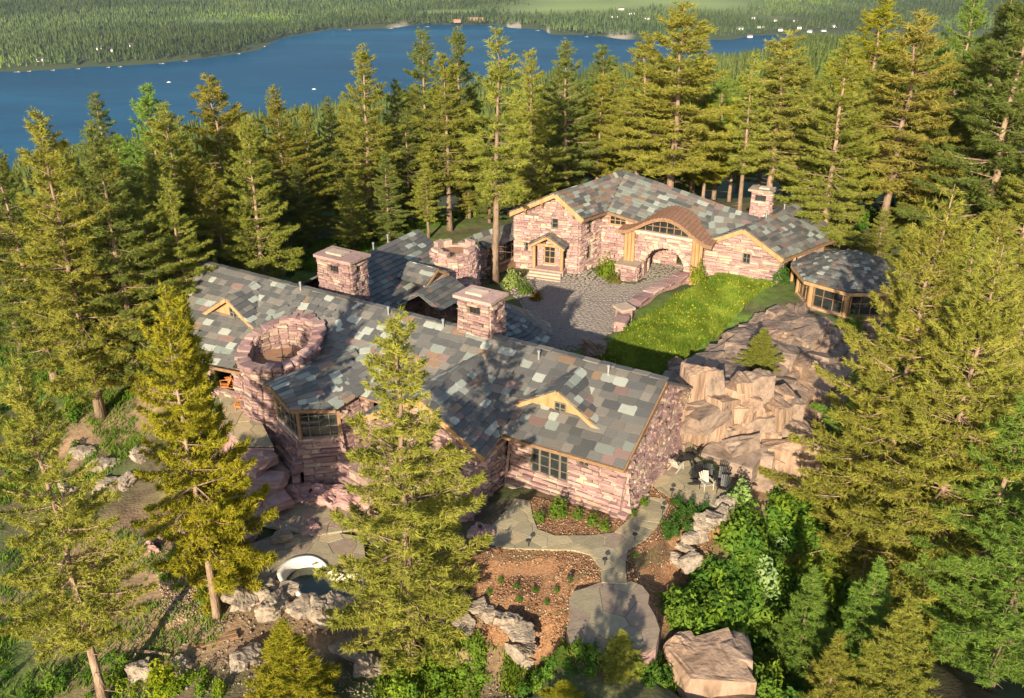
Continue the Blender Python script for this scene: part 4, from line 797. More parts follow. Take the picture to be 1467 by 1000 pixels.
# ledges of flat mauve slabs stepping down from the left terrace to the pool
lg = empty('stone_steps', 'broad reddish mauve stone ledges stepping down from the house to the pool', 'steps', at(340, 720, -3))
for u, v, z, s_ in [(372, 655, -.6, 1.5), (352, 668, -1.0, 1.6), (330, 676, -1.3, 1.5), (384, 690, -1.5, 1.6), (360, 700, -1.8, 1.7), (334, 708, -2.1, 1.6), (312, 716, -2.4, 1.4), (392, 716, -2.2, 1.4), (368, 730, -2.6, 1.5), (340, 742, -2.9, 1.6), (312, 752, -3.2, 1.6), (290, 762, -3.6, 1.5), (345, 768, -3.4, 1.4), (318, 780, -3.7, 1.5), (290, 792, -4.1, 1.5), (264, 780, -4.3, 1.4), (240, 795, -4.6, 1.4), (300, 690, -2.4, 1.3), (282, 725, -3.2, 1.3), (258, 752, -3.9, 1.3)]: block('mauve', at(u, v, z), (s_*_rk.uniform(.75, 1.), s_*_rk.uniform(.5, .7), .42), _rk.gauss(-.5, .35), .07, lg, 'ledge_slab')
# stone archway between the house corner and the cliff
aw = empty('stone_archway', 'rough stone archway joining the house end to the cliff', 'archway', (9.8, 52.5, 0))
for x, y, z, s in [(8.6, 50.6, 1.2, (.6, .6, 1.5)), (9.3, 52., 2.0, (.7, .7, 2.2)), (11.3, 55.2, 1.6, (.7, .7, 2.)), (10.1, 53.5, 3.9, (1.5, .7, .4)), (11.2, 54.6, 4.0, (1.3, .8, .45))]: rock('tan', (x, y, z), s, parent=aw, name='arch_stone', rot=(.05, .05, 1.0))
# ================================================================== ground sheets, paving
mul = sheet('mulch_bed', pxpoly([(664, 790), (690, 755), (735, 725), (765, 712), (880, 742), (915, 690), (935, 690), (1045, 722), (1020, 765), (985, 800), (950, 880), (945, 930), (815, 950), (760, 940), (745, 900), (700, 875), (650, 860)]), .03, MULCH, .8)
zp = lambda x, y: ground_at(x, y)+.05
po_ = sheet('garden_path', PATH, .085, GROUT, .8); print('path', flagstones(po_, PATH, 1.15, lambda x, y: ground_at(x, y)+.065, .06, 3))
pt_ = sheet('patio', PAT, .065, GROUT, .8); flagstones(pt_, PAT, 1.2, lambda x, y: ground_at(x, y)+.04, .06, 4)
sb_ = sheet('stone_pad', SLB, -.02, GROUT, .8, lambda x, y: 0.); MB().add(*prism(SLB, -1.6, -.03)).build('pad_base', ROCKM, sb_); flagstones(sb_, SLB, 1.7, lambda x, y: -.02, .07, 6, mats=[FLAG[3], FLAG[1]], wts=(2, 1), gap=.03)
# pool terrace and pool
te = sheet('pool_terrace', TER, ZT, GROUT, .8, lambda x, y: 0.); flagstones(te, TER, 1.25, lambda x, y: ZT, .05, 8, mats=[FLAG[1], FLAG[0], FLAG[3]], wts=(4, 2, 1.5))
MB().add(*prism(TER, ZT-1.6, ZT-.01)).build('terrace_base', ROCKM, te)
up = UPT; u2 = sheet('wall_foot_terrace', up, -2.95, GROUT, .8, lambda x, y: 0.); flagstones(u2, up, 1.1, lambda x, y: -2.93, .05, 9, mats=[FLAG[1], FLAG[3]], wts=(2, 1))
pl = empty('garden_pool', 'small free form pool with pale plaster rim in the flagstone terrace', 'pool', at(455, 830, ZT))
rim = [at(u, v, ZT+.12) for u, v in [(400, 822), (408, 808), (424, 799), (446, 797), (462, 804), (474, 817), (492, 823), (512, 821), (522, 834), (508, 858), (470, 862), (440, 858), (425, 846), (410, 838)]]
rim_s = []
for i in range(len(rim)):
    p0, p1, p2, p3 = rim[i-1], rim[i], rim[(i+1) % len(rim)], rim[(i+2) % len(rim)]
    for t in (0, .25, .5, .75): rim_s.append(.5*((2*p1)+(p2-p0)*t+(2*p0-5*p1+4*p2-p3)*t*t+(3*p1-p0-3*p2+p3)*t**3))
cc = sum(rim_s, Vector())/len(rim_s); n = len(rim_s); mb = MB(); rings = []
for f, z in ((1.06, -.3), (1.06, .02), (.93, .02), (.9, -.25), (.84, -1.3)): rings.append([Vector((cc.x+(p.x-cc.x)*f, cc.y+(p.y-cc.y)*f, ZT+.12+z)) for p in rim_s])
mb.add([p for r_ in rings for p in r_], [[k*n+i, k*n+(i+1) % n, (k+1)*n+(i+1) % n, (k+1)*n+i] for k in range(4) for i in range(n)]+[[4*n+i for i in range(n)][::-1]]); PLAST = mat('pool_plaster', [(.45, .41, .34), (.62, .58, .5), (.68, .65, .58)], 1.2, .7, .2); mb.build('pool_shell', PLAST, pl, True)
PW = mat('pool_water', [(.02, .028, .008), (.035, .045, .015)], 1, .05, .05, spec=.6); vs = [Vector((cc.x+(p.x-cc.x)*.885, cc.y+(p.y-cc.y)*.885, ZT-.55)) for p in rim_s]; MB().add(vs, [list(range(n))]).build('water', PW, pl)
# left deck terrace
LT = pxpoly([(312, 548), (352, 556), (372, 600), (392, 640), (350, 640), (318, 610)], .0); lt = sheet('left_terrace', LT, .0, GROUT, .8, lambda x, y: 0.); flagstones(lt, LT, 1.2, lambda x, y: .0, .05, 12, mats=[FLAG[2], FLAG[1]], wts=(2, 1)); MB().add(*prism(LT, -4, -.02)).build('terrace_base', ROCKM, lt)
# courtyard
cy = sheet('courtyard', COURT, .03, COBBLE, 1.); CY2 = pxpoly([(722, 402), (790, 392), (838, 384), (905, 408), (930, 398), (985, 392), (1004, 388), (960, 412), (905, 442), (885, 470), (850, 505), (775, 510), (760, 470), (740, 430)]); 
cb = []; fsb = []; r = random.Random(4); cen = at(820, 430, 0)
for i in range(60):
    rad = 1+i*.34
    for j in range(int(6.283*rad/.42)):
        a = (j+r.uniform(-.3, .3))*.42/rad; rr_ = rad+r.uniform(-.07, .07); x = cen.x+math.cos(a)*rr_; y = cen.y+math.sin(a)*rr_
        if not (inside((x, y), CY2) or inside((x, y), GATE)): continue
        z = ground_at(x, y)+.02; k = len(cb); wd, ht = .17*r.uniform(.8, 1.05), .14*r.uniform(.8, 1.05); tt = .055+r.uniform(-.012, .015); ca_, sa_ = math.cos(a), math.sin(a)
        for f, zz in ((1, -.05), (.8, tt)):
            for dx, dy in ((-1, -1), (1, -1), (1, 1), (-1, 1)): lx, ly = dx*ht*f, dy*wd*f; cb.append((x+lx*ca_-ly*sa_, y+lx*sa_+ly*ca_, z+zz))
        fsb += [[k+4, k+5, k+6, k+7], [k, k+1, k+5, k+4], [k+1, k+2, k+6, k+5], [k+2, k+3, k+7, k+6], [k+3, k, k+4, k+7]]
o = link('cobbles', mesh('cobbles', cb, fsb, COBBLE)); tag(o, 'fan laid cobblestones covering the courtyard', 'cobbles', kind='stuff')
# low wall between courtyard and lawn
gw = empty('garden_wall', 'low mauve stone wall curving between courtyard and lawn', 'wall', at(930, 440, 0)); gwp = part(gw, 'wall')
gpts = [at(u, v, .7) for u, v in [(893, 470), (898, 452), (915, 437), (940, 420), (965, 408), (990, 394), (1012, 386)]]
for a, b in zip(gpts[:-1], gpts[1:]):
    L = (b-a).xy.length; wall(gw, gwp, a, b, [(0, -.3), (L, -.3), (L, .95), (0, .95)], thick=.7, stones=False, m=ROCKM)
    k = max(1, int(L/1.0))
    for i in range(k):
        c = a.lerp(b, (i+.5)/k); c.z = 1.0; d = (b-a).xy.to_3d().normalized(); nn_ = Vector((d.y, -d.x, 0)); c -= nn_*.3; tl = _rs.uniform(-.12, .12)
        piece(gw, 'coping_stone', ('w', _rs.randrange(6)), STONE[_rs.choice([3, 1, 4, 0, 3])], Matrix(((d.x*L/k*1.02, nn_.x*1.1, 0, c.x), (d.y*L/k*1.02, nn_.y*1.1, 0, c.y), (tl, tl, _rs.uniform(.22, .4), c.z), (0, 0, 0, 1))), gwp)
    nrm_ = Vector(((b-a).y, -(b-a).x, 0)).normalized(); wall(gw, gwp, b-nrm_*.7, a-nrm_*.7, [(0, -.3), (L, -.3), (L, .9), (0, .9)], thick=.2, length=(.4, 1.1), wts=(1, 3, 1, 4, 2, 0))
pc = at(893, 462, 0); box('pillar', STONE[4], gw, (pc.x, pc.y, -.2), 1.1, 1.1, 1.6, .5); box('pillar_cap', STONE[2], gw, (pc.x, pc.y, 1.4), 1.5, 1.5, .22, .5)
LAWN = pxpoly([(855, 500), (905, 464), (950, 436), (1000, 407), (1040, 388), (1100, 388), (1118, 400), (1075, 424), (1050, 450), (1030, 470), (990, 507), (965, 545), (880, 535)], .9)
# ------------------------------------------------------------------ grass, flowers, undergrowth
def tufts(name, P, hgt_, wid, col, label, m=GRASS, blades=3, spread=.1, cat='grass', seed=1):
    g = np.random.default_rng(seed); n = len(P)*blades; B = np.repeat(P, blades, 0)+np.concatenate([g.normal(0, spread, (n, 2)), np.zeros((n, 1))], 1); a = g.uniform(0, 6.28, n); s = np.stack([np.cos(a), np.sin(a), np.zeros(n)], 1); h = hgt_*g.uniform(.5, 1.3, (n, 1)); ln = np.concatenate([g.normal(0, .5, (n, 2))*h, h], 1)
    V = np.stack([B-s*wid, B+s*wid, B+ln], 1).reshape(-1, 3); c = np.repeat(np.repeat(col, blades, 0)*g.uniform(.8, 1.2, (n, 1)), 3, 0)
    o = link(name, trimesh(name, V, np.arange(n*3).reshape(-1, 3), m, c)); tag(o, label, cat, kind='stuff'); return o
def inpoly(n, poly, seed):
    g = np.random.default_rng(seed); xs_ = [p[0] for p in poly]; ys_ = [p[1] for p in poly]; out = []
    while len(out) < n:
        x = g.uniform(min(xs_), max(xs_)); y = g.uniform(min(ys_), max(ys_))
        if inside((x, y), poly): out.append((x, y, ground_at(x, y)))
    return np.array(out)
lp = inpoly(19000, LAWN, 2); g = np.random.default_rng(3); lc = np.array([1., 1., 1.])*g.uniform(.8, 1.25, (len(lp), 1)); lc = lc*np.array([noise.noise(Vector((p[0]*.5, p[1]*.5, 3)))*.5+1.05 for p in lp])[:, None]*np.array([1.05, 1., .9]); tufts('lawn_grass', lp, .34, .05, lc, 'bright green meadow grass on the lawn', blades=4, spread=.12)
fp = inpoly(380, LAWN, 5); fp[:, 2] += .22; YF = leafmat('yellow_petals', (.55, .48, .03), (.6, .5, .05), .3, objcol=False); tufts('meadow_flowers', fp, .12, .06, np.ones((len(fp), 3)), 'yellow flowers dotted over the lawn', YF, 3, .06, 'flowers')
def shrubproto(seed, n=330, leaf=.092, flat=.8):
    g = np.random.default_rng(seed); d = g.normal(0, 1, (n, 3)); d[:, 2] = np.abs(d[:, 2])*1.0; d /= np.linalg.norm(d, axis=1)[:, None]; lob = 1+.28*np.sin(d[:, 0]*5+seed)+.22*np.sin(d[:, 1]*6+d[:, 2]*4+seed*2)
    p = d*(g.uniform(.45, 1, n)**.5*lob)[:, None]*np.array([.55, .55, flat]); nn_ = d+g.normal(0, .6, (n, 3)); nn_ /= np.linalg.norm(nn_, axis=1)[:, None]; s = np.cross(nn_, g.normal(0, 1, (n, 3))); s /= np.linalg.norm(s, axis=1)[:, None]; t = np.cross(nn_, s); L = leaf*g.uniform(.6, 1.4, (n, 1))
    V = np.stack([p-s*L*.5, p-t*L+0*s, p+s*L*.5, p+t*L], 1).reshape(-1, 3); k = np.arange(n)*4; return V, np.concatenate([np.stack([k, k+1, k+2], 1), np.stack([k, k+2, k+3], 1)])
SP_ = [shrubproto(s) for s in range(4)]
def shrubmass(name, pts, label, seed=1, cat='undergrowth'):    # pts: x, y, z, size, colour
    Vs = []; Ts = []; Cs = []; k = 0; g = np.random.default_rng(seed)
    for x, y, z, s, c in pts:
        V, T_ = SP_[g.integers(0, 4)]; a = g.uniform(0, 6.28); ca_, sa_ = math.cos(a), math.sin(a); sc = np.array([s*g.uniform(.8, 1.2), s*g.uniform(.8, 1.2), s*g.uniform(.7, 1.2)]); W = V*sc; W = np.stack([W[:, 0]*ca_-W[:, 1]*sa_+x, W[:, 0]*sa_+W[:, 1]*ca_+y, W[:, 2]+z], 1)
        Vs.append(W); Ts.append(T_+k); Cs.append(np.ones((len(V), 3))*np.array(c)*g.uniform(.75, 1.25)); k += len(V)
    tag(link(name, trimesh(name, np.concatenate(Vs), np.concatenate(Ts), SHRUB, np.concatenate(Cs))), label, cat, kind='stuff')
def pxscatter(n, poly, sizes, cols, seed):
    r = random.Random(seed); u0, u1 = min(p[0] for p in poly), max(p[0] for p in poly); v0, v1 = min(p[1] for p in poly), max(p[1] for p in poly); out = []
    W = ccw([tuple(gp(u, v)[:2]) for u, v in poly]); xs_ = [p[0] for p in W]; ys_ = [p[1] for p in W]
    while len(out) < n:
        x, y = r.uniform(min(xs_), max(xs_)), r.uniform(min(ys_), max(ys_))
        if inside((x, y), W): out.append((x, y, ground_at(x, y)-.1, r.uniform(*sizes), r.choice(cols)))
    return out
C1, C2, C3, C4 = (1, 1.05, .9), (1.25, 1.2, .8), (.6, .8, .8), (1.5, 1.3, .7)
shrubmass('undergrowth', pxscatter(330, [(1020, 790), (1062, 740), (1130, 720), (1200, 800), (1230, 1000), (1090, 1000), (1060, 950), (965, 915), (955, 870)], (.9, 2.1), [C1, C1, C2, C3], 1), 'lush green bushes covering the slope right of the mulch bed')
shrubmass('forest_undergrowth', pxscatter(130, [(-60, 420), (300, 400), (300, 540), (200, 600), (120, 700), (0, 720), (-60, 700)], (.5, 1.3), [C1, C3, C2], 2)+pxscatter(25, [(-60, 900), (100, 860), (200, 880), (160, 1000), (-60, 1010)], (.5, 1.2), [C1, C3], 3)+pxscatter(170, [(300, 395), (440, 350), (600, 322), (720, 300), (760, 285), (640, 310), (480, 375), (430, 395)], (.7, 1.8), [C1, C2, C3], 4), 'low green bushes and ferns on the forest floor at the left and back', 5)
shrubmass('right_undergrowth', pxscatter(200, [(1220, 330), (1467, 230), (1520, 300), (1520, 1000), (1230, 1000), (1180, 700), (1130, 600), (1180, 500)], (.9, 2.3), [C1, C1, C3, C2], 7), 'green bushes between the firs along the right side', 8)
shrubmass('foreground_scrub', pxscatter(70, [(560, 930), (700, 920), (690, 1000), (560, 1000)], (.5, 1.2), [C1, C2], 9)+pxscatter(30, [(150, 970), (300, 960), (330, 1000), (140, 1000)], (.4, 1.), [C4, C2], 10)+pxscatter(60, [(760, 960), (950, 950), (960, 1000), (750, 1000)], (.5, 1.1), [C3, C1], 11)+pxscatter(40, [(300, 760), (340, 780), (330, 860), (200, 830)], (.3, .7), [C1, C2], 12), 'scrubby plants among the rocks in the foreground', 13)
g = np.random.default_rng(21)
def floor_grass(n, poly, name, label, hh, seed, col=(.9, 1, .9)):
    W = ccw([tuple(gp(u, v)[:2]) for u, v in poly]); P = inpoly(n, W, seed); cl = np.array([noise.noise(Vector((p[0]*.3, p[1]*.3, seed))) for p in P]); P = P[cl > -.12]; tufts(name, P, hh, .05, np.ones((len(P), 3))*np.array(col), label, blades=4, spread=.16, seed=seed)
floor_grass(9000, [(-60, 420), (300, 400), (310, 540), (210, 640), (100, 720), (-60, 720)], 'forest_grass', 'grass on the floor of the left forest', .4, 31)
floor_grass(5000, [(300, 400), (440, 355), (700, 300), (760, 290), (620, 330), (480, 380)], 'back_grass', 'grass behind the front house', .45, 32)
floor_grass(2600, [(-40, 740), (180, 760), (330, 860), (300, 1000), (-60, 1000)], 'slope_grass', 'grass on the slope at the bottom left', .35, 33)
floor_grass(4000, [(560, 900), (760, 930), (960, 960), (1000, 1000), (540, 1000)], 'foreground_grass', 'grass at the bottom edge', .3, 34, (1.1, 1.05, .8))
# pebbles, bark chips
def chips(name, P, size, m, label, cat, seed):
    g = np.random.default_rng(seed); n = len(P); c = np.array([(1, 1, -1), (-1, -1, -1), (-1, 1, 1), (1, -1, 1)], float); V = P[:, None]+(c[None]+g.normal(0, .5, (n, 4, 3)))*size*g.uniform(.4, 1.4, (n, 1, 1)); k = np.arange(n)[:, None, None]*4; T_ = (np.array([[0, 1, 2], [0, 3, 1], [0, 2, 3], [1, 3, 2]])[None]+k).reshape(-1, 3)
    tag(link(name, trimesh(name, V.reshape(-1, 3), T_, m)), label, cat, kind='stuff')
MW = pxpoly([(664, 790), (690, 755), (735, 725), (765, 712), (880, 742), (915, 690), (935, 690), (1045, 722), (1020, 765), (985, 800), (950, 880), (945, 930), (815, 950), (760, 940), (745, 900), (700, 875), (650, 860)])
def notpaved(P): return np.array([p for p in P if not (inside(p[:2], PATH) or inside(p[:2], PAT) or inside(p[:2], SLB))])
q = notpaved(inpoly(14000, MW, 41)); q[:, 2] += .05; chips('bark_chips', q, .032, MULCH, 'loose bark chips over the mulch beds', 'mulch', 42)
CH2 = mat('pale_chips', [(.3, .2, .12), (.5, .38, .25)], 5, .9, 0); q = notpaved(inpoly(3500, MW, 43)); q[:, 2] += .06; chips('pale_bark_chips', q, .035, CH2, 'pale wood chips sprinkled over the mulch beds', 'mulch', 44)
W = ccw([tuple(gp(u, v)[:2]) for u, v in [(150, 1000), (200, 860), (330, 850), (500, 880), (620, 900), (750, 920), (760, 1000)]]); q = inpoly(2200, W, 45); chips('gravel', q, .055, ROCKP, 'loose stones on the rough ground at the bottom', 'gravel', 46)
W = ccw([tuple(gp(u, v)[:2]) for u, v in [(220, 800), (320, 780), (330, 870), (240, 900)]]); q = inpoly(3000, W, 47); chips('needle_litter', q, .05, CH2, 'orange needle litter round the golden fir foot', 'litter', 48)
# ------------------------------------------------------------------ bushes that stand alone
BUSH = [trimesh('leaves', *shrubproto(50+s, 620, .075, .9), SHRUBO) for s in range(3)]; STEM = mesh('stem', *(lambda b: (b.v, b.f))(MB().tube([(0, 0, -.1), (0, 0, .5)], [.05, .02], 6)), BARK)
def bush(p, s, label, tint=(1, 1, 1), group=None, name='shrub', hs=1.):
    e = empty(name, label, 'plant', p, group); e.scale = (s, s, s*hs); e.rotation_euler[2] = _rk.uniform(0, 6.28); c = link('leaves', BUSH[_rk.randrange(3)], e); c.color = (*tint, 1); link('stem', STEM, e); return c
for k, (cu, cv) in enumerate([(1155, 465), (1218, 485), (1290, 500), (1180, 515), (1245, 530), (1148, 548), (1200, 585), (1100, 585), (1140, 612), (1098, 628)]): bush(gp(640+cu*.2863, 590+cv*.2863), .75, ORD[k]+' round dark shrub below the patio, counted from its kerb', (.55, .75, .8), 'round shrubs below the patio')
for k, (cu, cv, s) in enumerate([(560, 515, 1.25), (465, 545, .7), (655, 530, .7), (730, 560, .8), (790, 590, .7), (925, 515, .6), (970, 415, .7), (985, 465, .6), (998, 385, .6)]): bush(gp(640+cu*.2863, 590+cv*.2863), s, ORD[k]+' yellow green plant from the left in the bed at the house wall', (1.2, 1.15, .9), 'plants in the bed at the house wall')
for k, (cu, cv) in enumerate([(110, 890), (940, 725), (270, 850), (365, 945), (500, 960), (440, 900), (550, 900), (620, 840), (215, 910), (350, 880)]): bush(gp(640+cu*.2863, 590+cv*.2863), .36, ORD[k]+' tiny seedling plant in the big mulch bed', (.8, 1, .8), 'seedlings in the big mulch bed')
bush(gp(868, 397), 1.9, 'yellow green bush at the courtyard edge left of the gateway', (1.5, 1.2, .8), None, 'shrub', 1.3); bush(gp(880, 405), 1.2, 'low brownish bush right of the yellow green courtyard bush', (1.3, .8, .8)); bush(gp(735, 410), 1.8, 'pale flowering shrub beside the courtyard under the gallery', (2.2, 1.7, 2.6)); bush(gp(752, 420), 1.4, 'green shrub right of the pale flowering courtyard shrub', (.9, .9, .9)); bush(gp(768, 430), 1.2, 'rusty low shrub in the bed beside the rounded wing', (1.8, .7, .7))
bush(gp(1085, 835), 2.2, 'white flowering shrub on the lush right slope', (2.6, 2.2, 5.)); bush(gp(1110, 795), 1.6, 'smaller white flowering shrub above the larger one', (2.4, 2.1, 4.5)); bush(gp(1060, 722), 1.6, 'pale flowering shrub beside the patio boulders', (2.6, 2.2, 4.))
bush(at(1113, 402, .9), 2.0, 'dark clipped bush at the far corner of the lawn', (.5, .75, .8)); bush(at(1090, 398, .9), 1.3, 'small blue green bush left of the dark lawn corner bush', (.5, .9, 1.3)); bush(at(1000, 405, .9), 1.5, 'tall yellow weed clump on the lawn near the wall', (1.7, 1.3, .7), None, 'shrub', 1.4)
bush(gp(235, 985), 1.8, 'yellow flowering bush at the bottom left', (2.4, 1.7, .6)); bush(gp(250, 800), .9, 'bright green weed by the golden fir foot', (1, 1.2, .8))
# ------------------------------------------------------------------ furniture and small things
def chair(p, rz, m, label, group):
    e = empty('garden_chair', label, 'chair', p, group); M = Matrix.Rotation(rz, 4, 'Z')
    def bl(name, bars):
        mb = MB()
        for a, b, w_, h_ in bars: mb.bar(M @ Vector(a), M @ Vector(b), w_, h_)
        link(name, mesh(name, mb.v, mb.f, m), e)
    bl('seat', [((x, -.36, .38), (x, .2, .26), .1, .03) for x in (-.25, -.125, 0, .125, .25)]); bl('backrest', [((x*.8, .16, .28), (x*1.15, .5, 1.02-abs(x)*.35), .1, .03) for x in (-.26, -.13, 0, .13, .26)]+[((-.3, .36, .66), (.3, .36, .66), .03, .06)])
    for sg in (-1, 1): bl('armrest', [((sg*.36, -.42, .56), (sg*.36, .34, .54), .13, .03)]); bl('leg', [((sg*.33, -.36, 0), (sg*.33, -.36, .55), .04, .1)]); bl('leg', [((sg*.31, -.34, .34), (sg*.31, .5, .0), .04, .11)])
CW = mat('white_chair_paint', [(.34, .31, .25), (.44, .40, .33)], 3, .6, .1)
for u, v, rz, m, lb in [(968, 674, 2.4, CW, 'pale slatted garden chair, leftmost on the flagstone patio'), (981, 664, 3.3, DARKM, 'black slatted garden chair at the back of the patio left of the other'), (993, 660, 3.9, DARKM, 'black slatted garden chair at the back of the patio beside the cliff'), (998, 696, .9, DARKM, 'black slatted garden chair in the patio middle, leftmost of the black row'), (1011, 700, .3, CW, 'pale slatted garden chair at the patio front edge'), (1016, 690, .2, DARKM, 'black slatted garden chair in the middle of the black row'), (1032, 694, -.6, DARKM, 'black slatted garden chair at the right end of the patio'), (1036, 706, -.5, DARKM, 'black slatted garden chair at the front right corner of the patio')]: p = gp(u, v); p.z += .1; chair(p, rz, m, lb, 'garden chairs on the patio')
fp_ = at(1006, 680, .1); fpit = empty('fire_pit', 'low round dark fire bowl among the patio chairs', 'fire pit', fp_); MB().tube([fp_, fp_+Vector((0, 0, .12)), fp_+Vector((0, 0, .42))], [.3, .34, .62], 14).build('bowl', DARKM, fpit)
OR = mat('orange_cedar', [(.38, .14, .045), (.5, .21, .07)], 4, .6, .2)
for k, (u, v) in enumerate([(324, 556), (334, 552), (343, 560), (345, 584)]): p = at(u, v, .06); chair(p, _rk.uniform(0, 6.28), OR, ['orange cedar chair, leftmost on the left terrace', 'orange cedar chair at the back of the left terrace', 'orange cedar chair against the round tower', 'orange cedar chair, lowest on the left terrace'][k], 'cedar chairs on the left terrace')
def bollard(u, v, label):
    p = gp(u, v); e = empty('path_light', label, 'light', p, 'path lights'); MB().tube([p, p+Vector((0, 0, .55))], [.025, .025], 6).build('post', DARKM, e); MB().tube([p+Vector((0, 0, .55)), p+Vector((0, 0, .6)), p+Vector((0, 0, .68))], [.16, .15, .03], 10).build('hood', DARKM, e)
for (u, v), lb in zip([(757, 785), (866, 812), (909, 776), (962, 712), (949, 738), (817, 836), (688, 765)], ['by the lower edge of the curved path', 'at the left edge of the path stem', 'at the fork of the path', 'at the patio kerb', 'at the short side step', 'in the mulch above the stone pad', 'at the left end of the path']): bollard(u, v, 'small black path light '+lb)
p = at(405, 773, ZT); e = empty('parasol_stand', 'bare pole standing in a pale stone block at the terrace edge', 'pole', p); rock('pale', p+Vector((0, 0, .3)), (.75, .55, .4), parent=e, name='stone_base', rot=(0, 0, .3)); MB().tube([p, p+Vector((-.1, 0, 2.9))], [.04, .03], 6).build('pole', BARK, e)
p = gp(1125, 985); sn = empty('dead_snag', 'leaning broken grey dead trunk at the bottom right', 'dead tree', p); MB().tube([p-Vector((0, 0, .3)), p+Vector((.25, .2, 1.2)), p+Vector((.8, .3, 2.9)), p+Vector((.95, .3, 3.3))], [.26, .2, .13, .03], 8).build('trunk', mat('grey_dead_wood', [(.3, .26, .21), (.45, .4, .34)], 4, .9, .6, 12, stretch=(1, 1, .2)), sn)
for k, (a, b) in enumerate((((278, 926), (340, 909)), ((282, 931), (342, 914)))): p0, p1 = gp(*a), gp(*b); MB(); o = MB().bar(p0+Vector((0, 0, .15)), p1+Vector((0, 0, .15)), .22, .2).build('timber_beam', TIMBERD); tag(o, ['upper of two old timber beams lying on the rough ground', 'lower of two old timber beams lying on the rough ground'][k], 'beam', 'old timber beams')
def log(a, b, r_, label): p0, p1 = gp(*a), gp(*b); o = MB().tube([p0+Vector((0, 0, r_)), (p0+p1)/2+Vector((0, 0, r_*1.2)), p1+Vector((0, 0, r_))], [r_, r_*.85, r_*.5], 8).build('fallen_log', BARK); tag(o, label, 'log')
log((330, 775), (300, 800), .16, 'short pale log lying beside the golden fir'); log((200, 935), (245, 940), .12, 'thin log lying on the bottom left slope')
HAZE_D = 2.2e-5
# ================================================================== conifers
def conifer(seed, H=20., rmax=3.4, start=.12, dens=1., taper=1., droop=0., gaps=.1, tuft=.42, sparse_top=False, r0=.3, nb_=(4, 6), step=1.):
    g = np.random.default_rng(seed); r = random.Random(seed); wood = MB()
    n = 9; lean = [(g.normal(0, .05)*i/3, g.normal(0, .05)*i/3) for i in range(n+1)]
    def axis(z): t = z/H*n; i = min(int(t), n-1); f = t-i; return np.array([lean[i][0]*(1-f)+lean[i+1][0]*f, lean[i][1]*(1-f)+lean[i+1][1]*f, z])
    wood.tube([axis(H*i/n) for i in range(n)]+[axis(H*.995)], [r0*(1-.93*(i/n)**.9)*(1.25 if i == 0 else 1) for i in range(n)]+[.015], 8)
    V = []; 
    z = H*start
    while z < H*.99:
        t = (z-H*start)/(H*(1-start)); prof = (1-t)**taper*min(1, .55+t*3.2)
        nb = r.randint(*nb_) if t < .9 else 4
        a0 = r.uniform(0, 6.28)
        for b in range(nb):
            if r.random() < gaps: continue
            L = rmax*prof*r.uniform(.5, 1.2)+.28; az_ = a0+6.283*b/nb+r.uniform(-.35, .35); zz = z+r.uniform(-.45, .45)
            el = math.radians(-14+droop+44*t+r.uniform(-9, 9)); d = np.array([math.cos(az_)*math.cos(el), math.sin(az_)*math.cos(el), math.sin(el)]); lat = np.array([-math.sin(az_), math.cos(az_), 0.]); o = axis(min(zz, H*.99))
            curve = .11*L
            def pt(p): return o+d*L*p+np.array([0, 0, 1.])*curve*(p*p*1.2-p*.55)*2
            if L > .8: wood.tube([pt(0), pt(.5), pt(.93)], [.018*L+.012, .011*L+.008, .006], 3, cap=False)
            m = max(4, int(L*L*6.2*dens+L*8*dens)); p = .1+.92*g.random(m)**.62 if L > 1.2 else g.random(m)
            wd = (.32*L*(1.05-p)+.10); s = g.uniform(-1, 1, m)*wd
            base = o+np.outer(p*L, d)+np.outer(s, lat); base[:, 2] += curve*(p*p*1.2-p*.55)*2-np.abs(s)*.18+g.normal(0, .07, m)
            dr = d[None]*.75+np.outer(np.sign(s)*.75, lat)+np.array([0, 0, .22])+g.normal(0, .34, (m, 3)); dr /= np.linalg.norm(dr, axis=1)[:, None]
            V.append((base, dr))
        z += step*H/20*r.uniform(.36, .58)*(1 if t < .8 else .75)
    # bare dead limbs on the lower trunk
    for k in range(int(14*start*3)+2):
        zz = r.uniform(.05, max(start+.12, .2))*H; a = r.uniform(0, 6.28); L = r.uniform(.5, 1.7); o = axis(zz); wood.tube([o, o+np.array([math.cos(a)*L, math.sin(a)*L, r.uniform(-.25, .3)])], [.03, .008], 3, cap=False)
    Bp = np.concatenate([b for b, _ in V]); Dr = np.concatenate([d for _, d in V]); m = len(Bp); K = 6
    Bp = np.repeat(Bp, K, 0)+g.normal(0, tuft*.14, (m*K, 3)); Dr = np.repeat(Dr, K, 0)+g.normal(0, .5, (m*K, 3)); Dr /= np.linalg.norm(Dr, axis=1)[:, None]
    sd = np.cross(Dr, g.normal(0, 1, (m*K, 3))); sd /= np.linalg.norm(sd, axis=1)[:, None]+1e-6; ln = tuft*g.uniform(.6, 1.3, m*K)[:, None]
    verts = np.stack([Bp+sd*ln*.10-Dr*ln*.2, Bp-sd*ln*.10-Dr*ln*.2, Bp+Dr*ln], 1).reshape(-1, 3); tris = np.arange(m*K*3).reshape(-1, 3)
    tm = mesh('trunk', wood.v, wood.f, BARK, True); cm = trimesh('crown', verts, tris, NEEDLE)
    return tm, cm, H
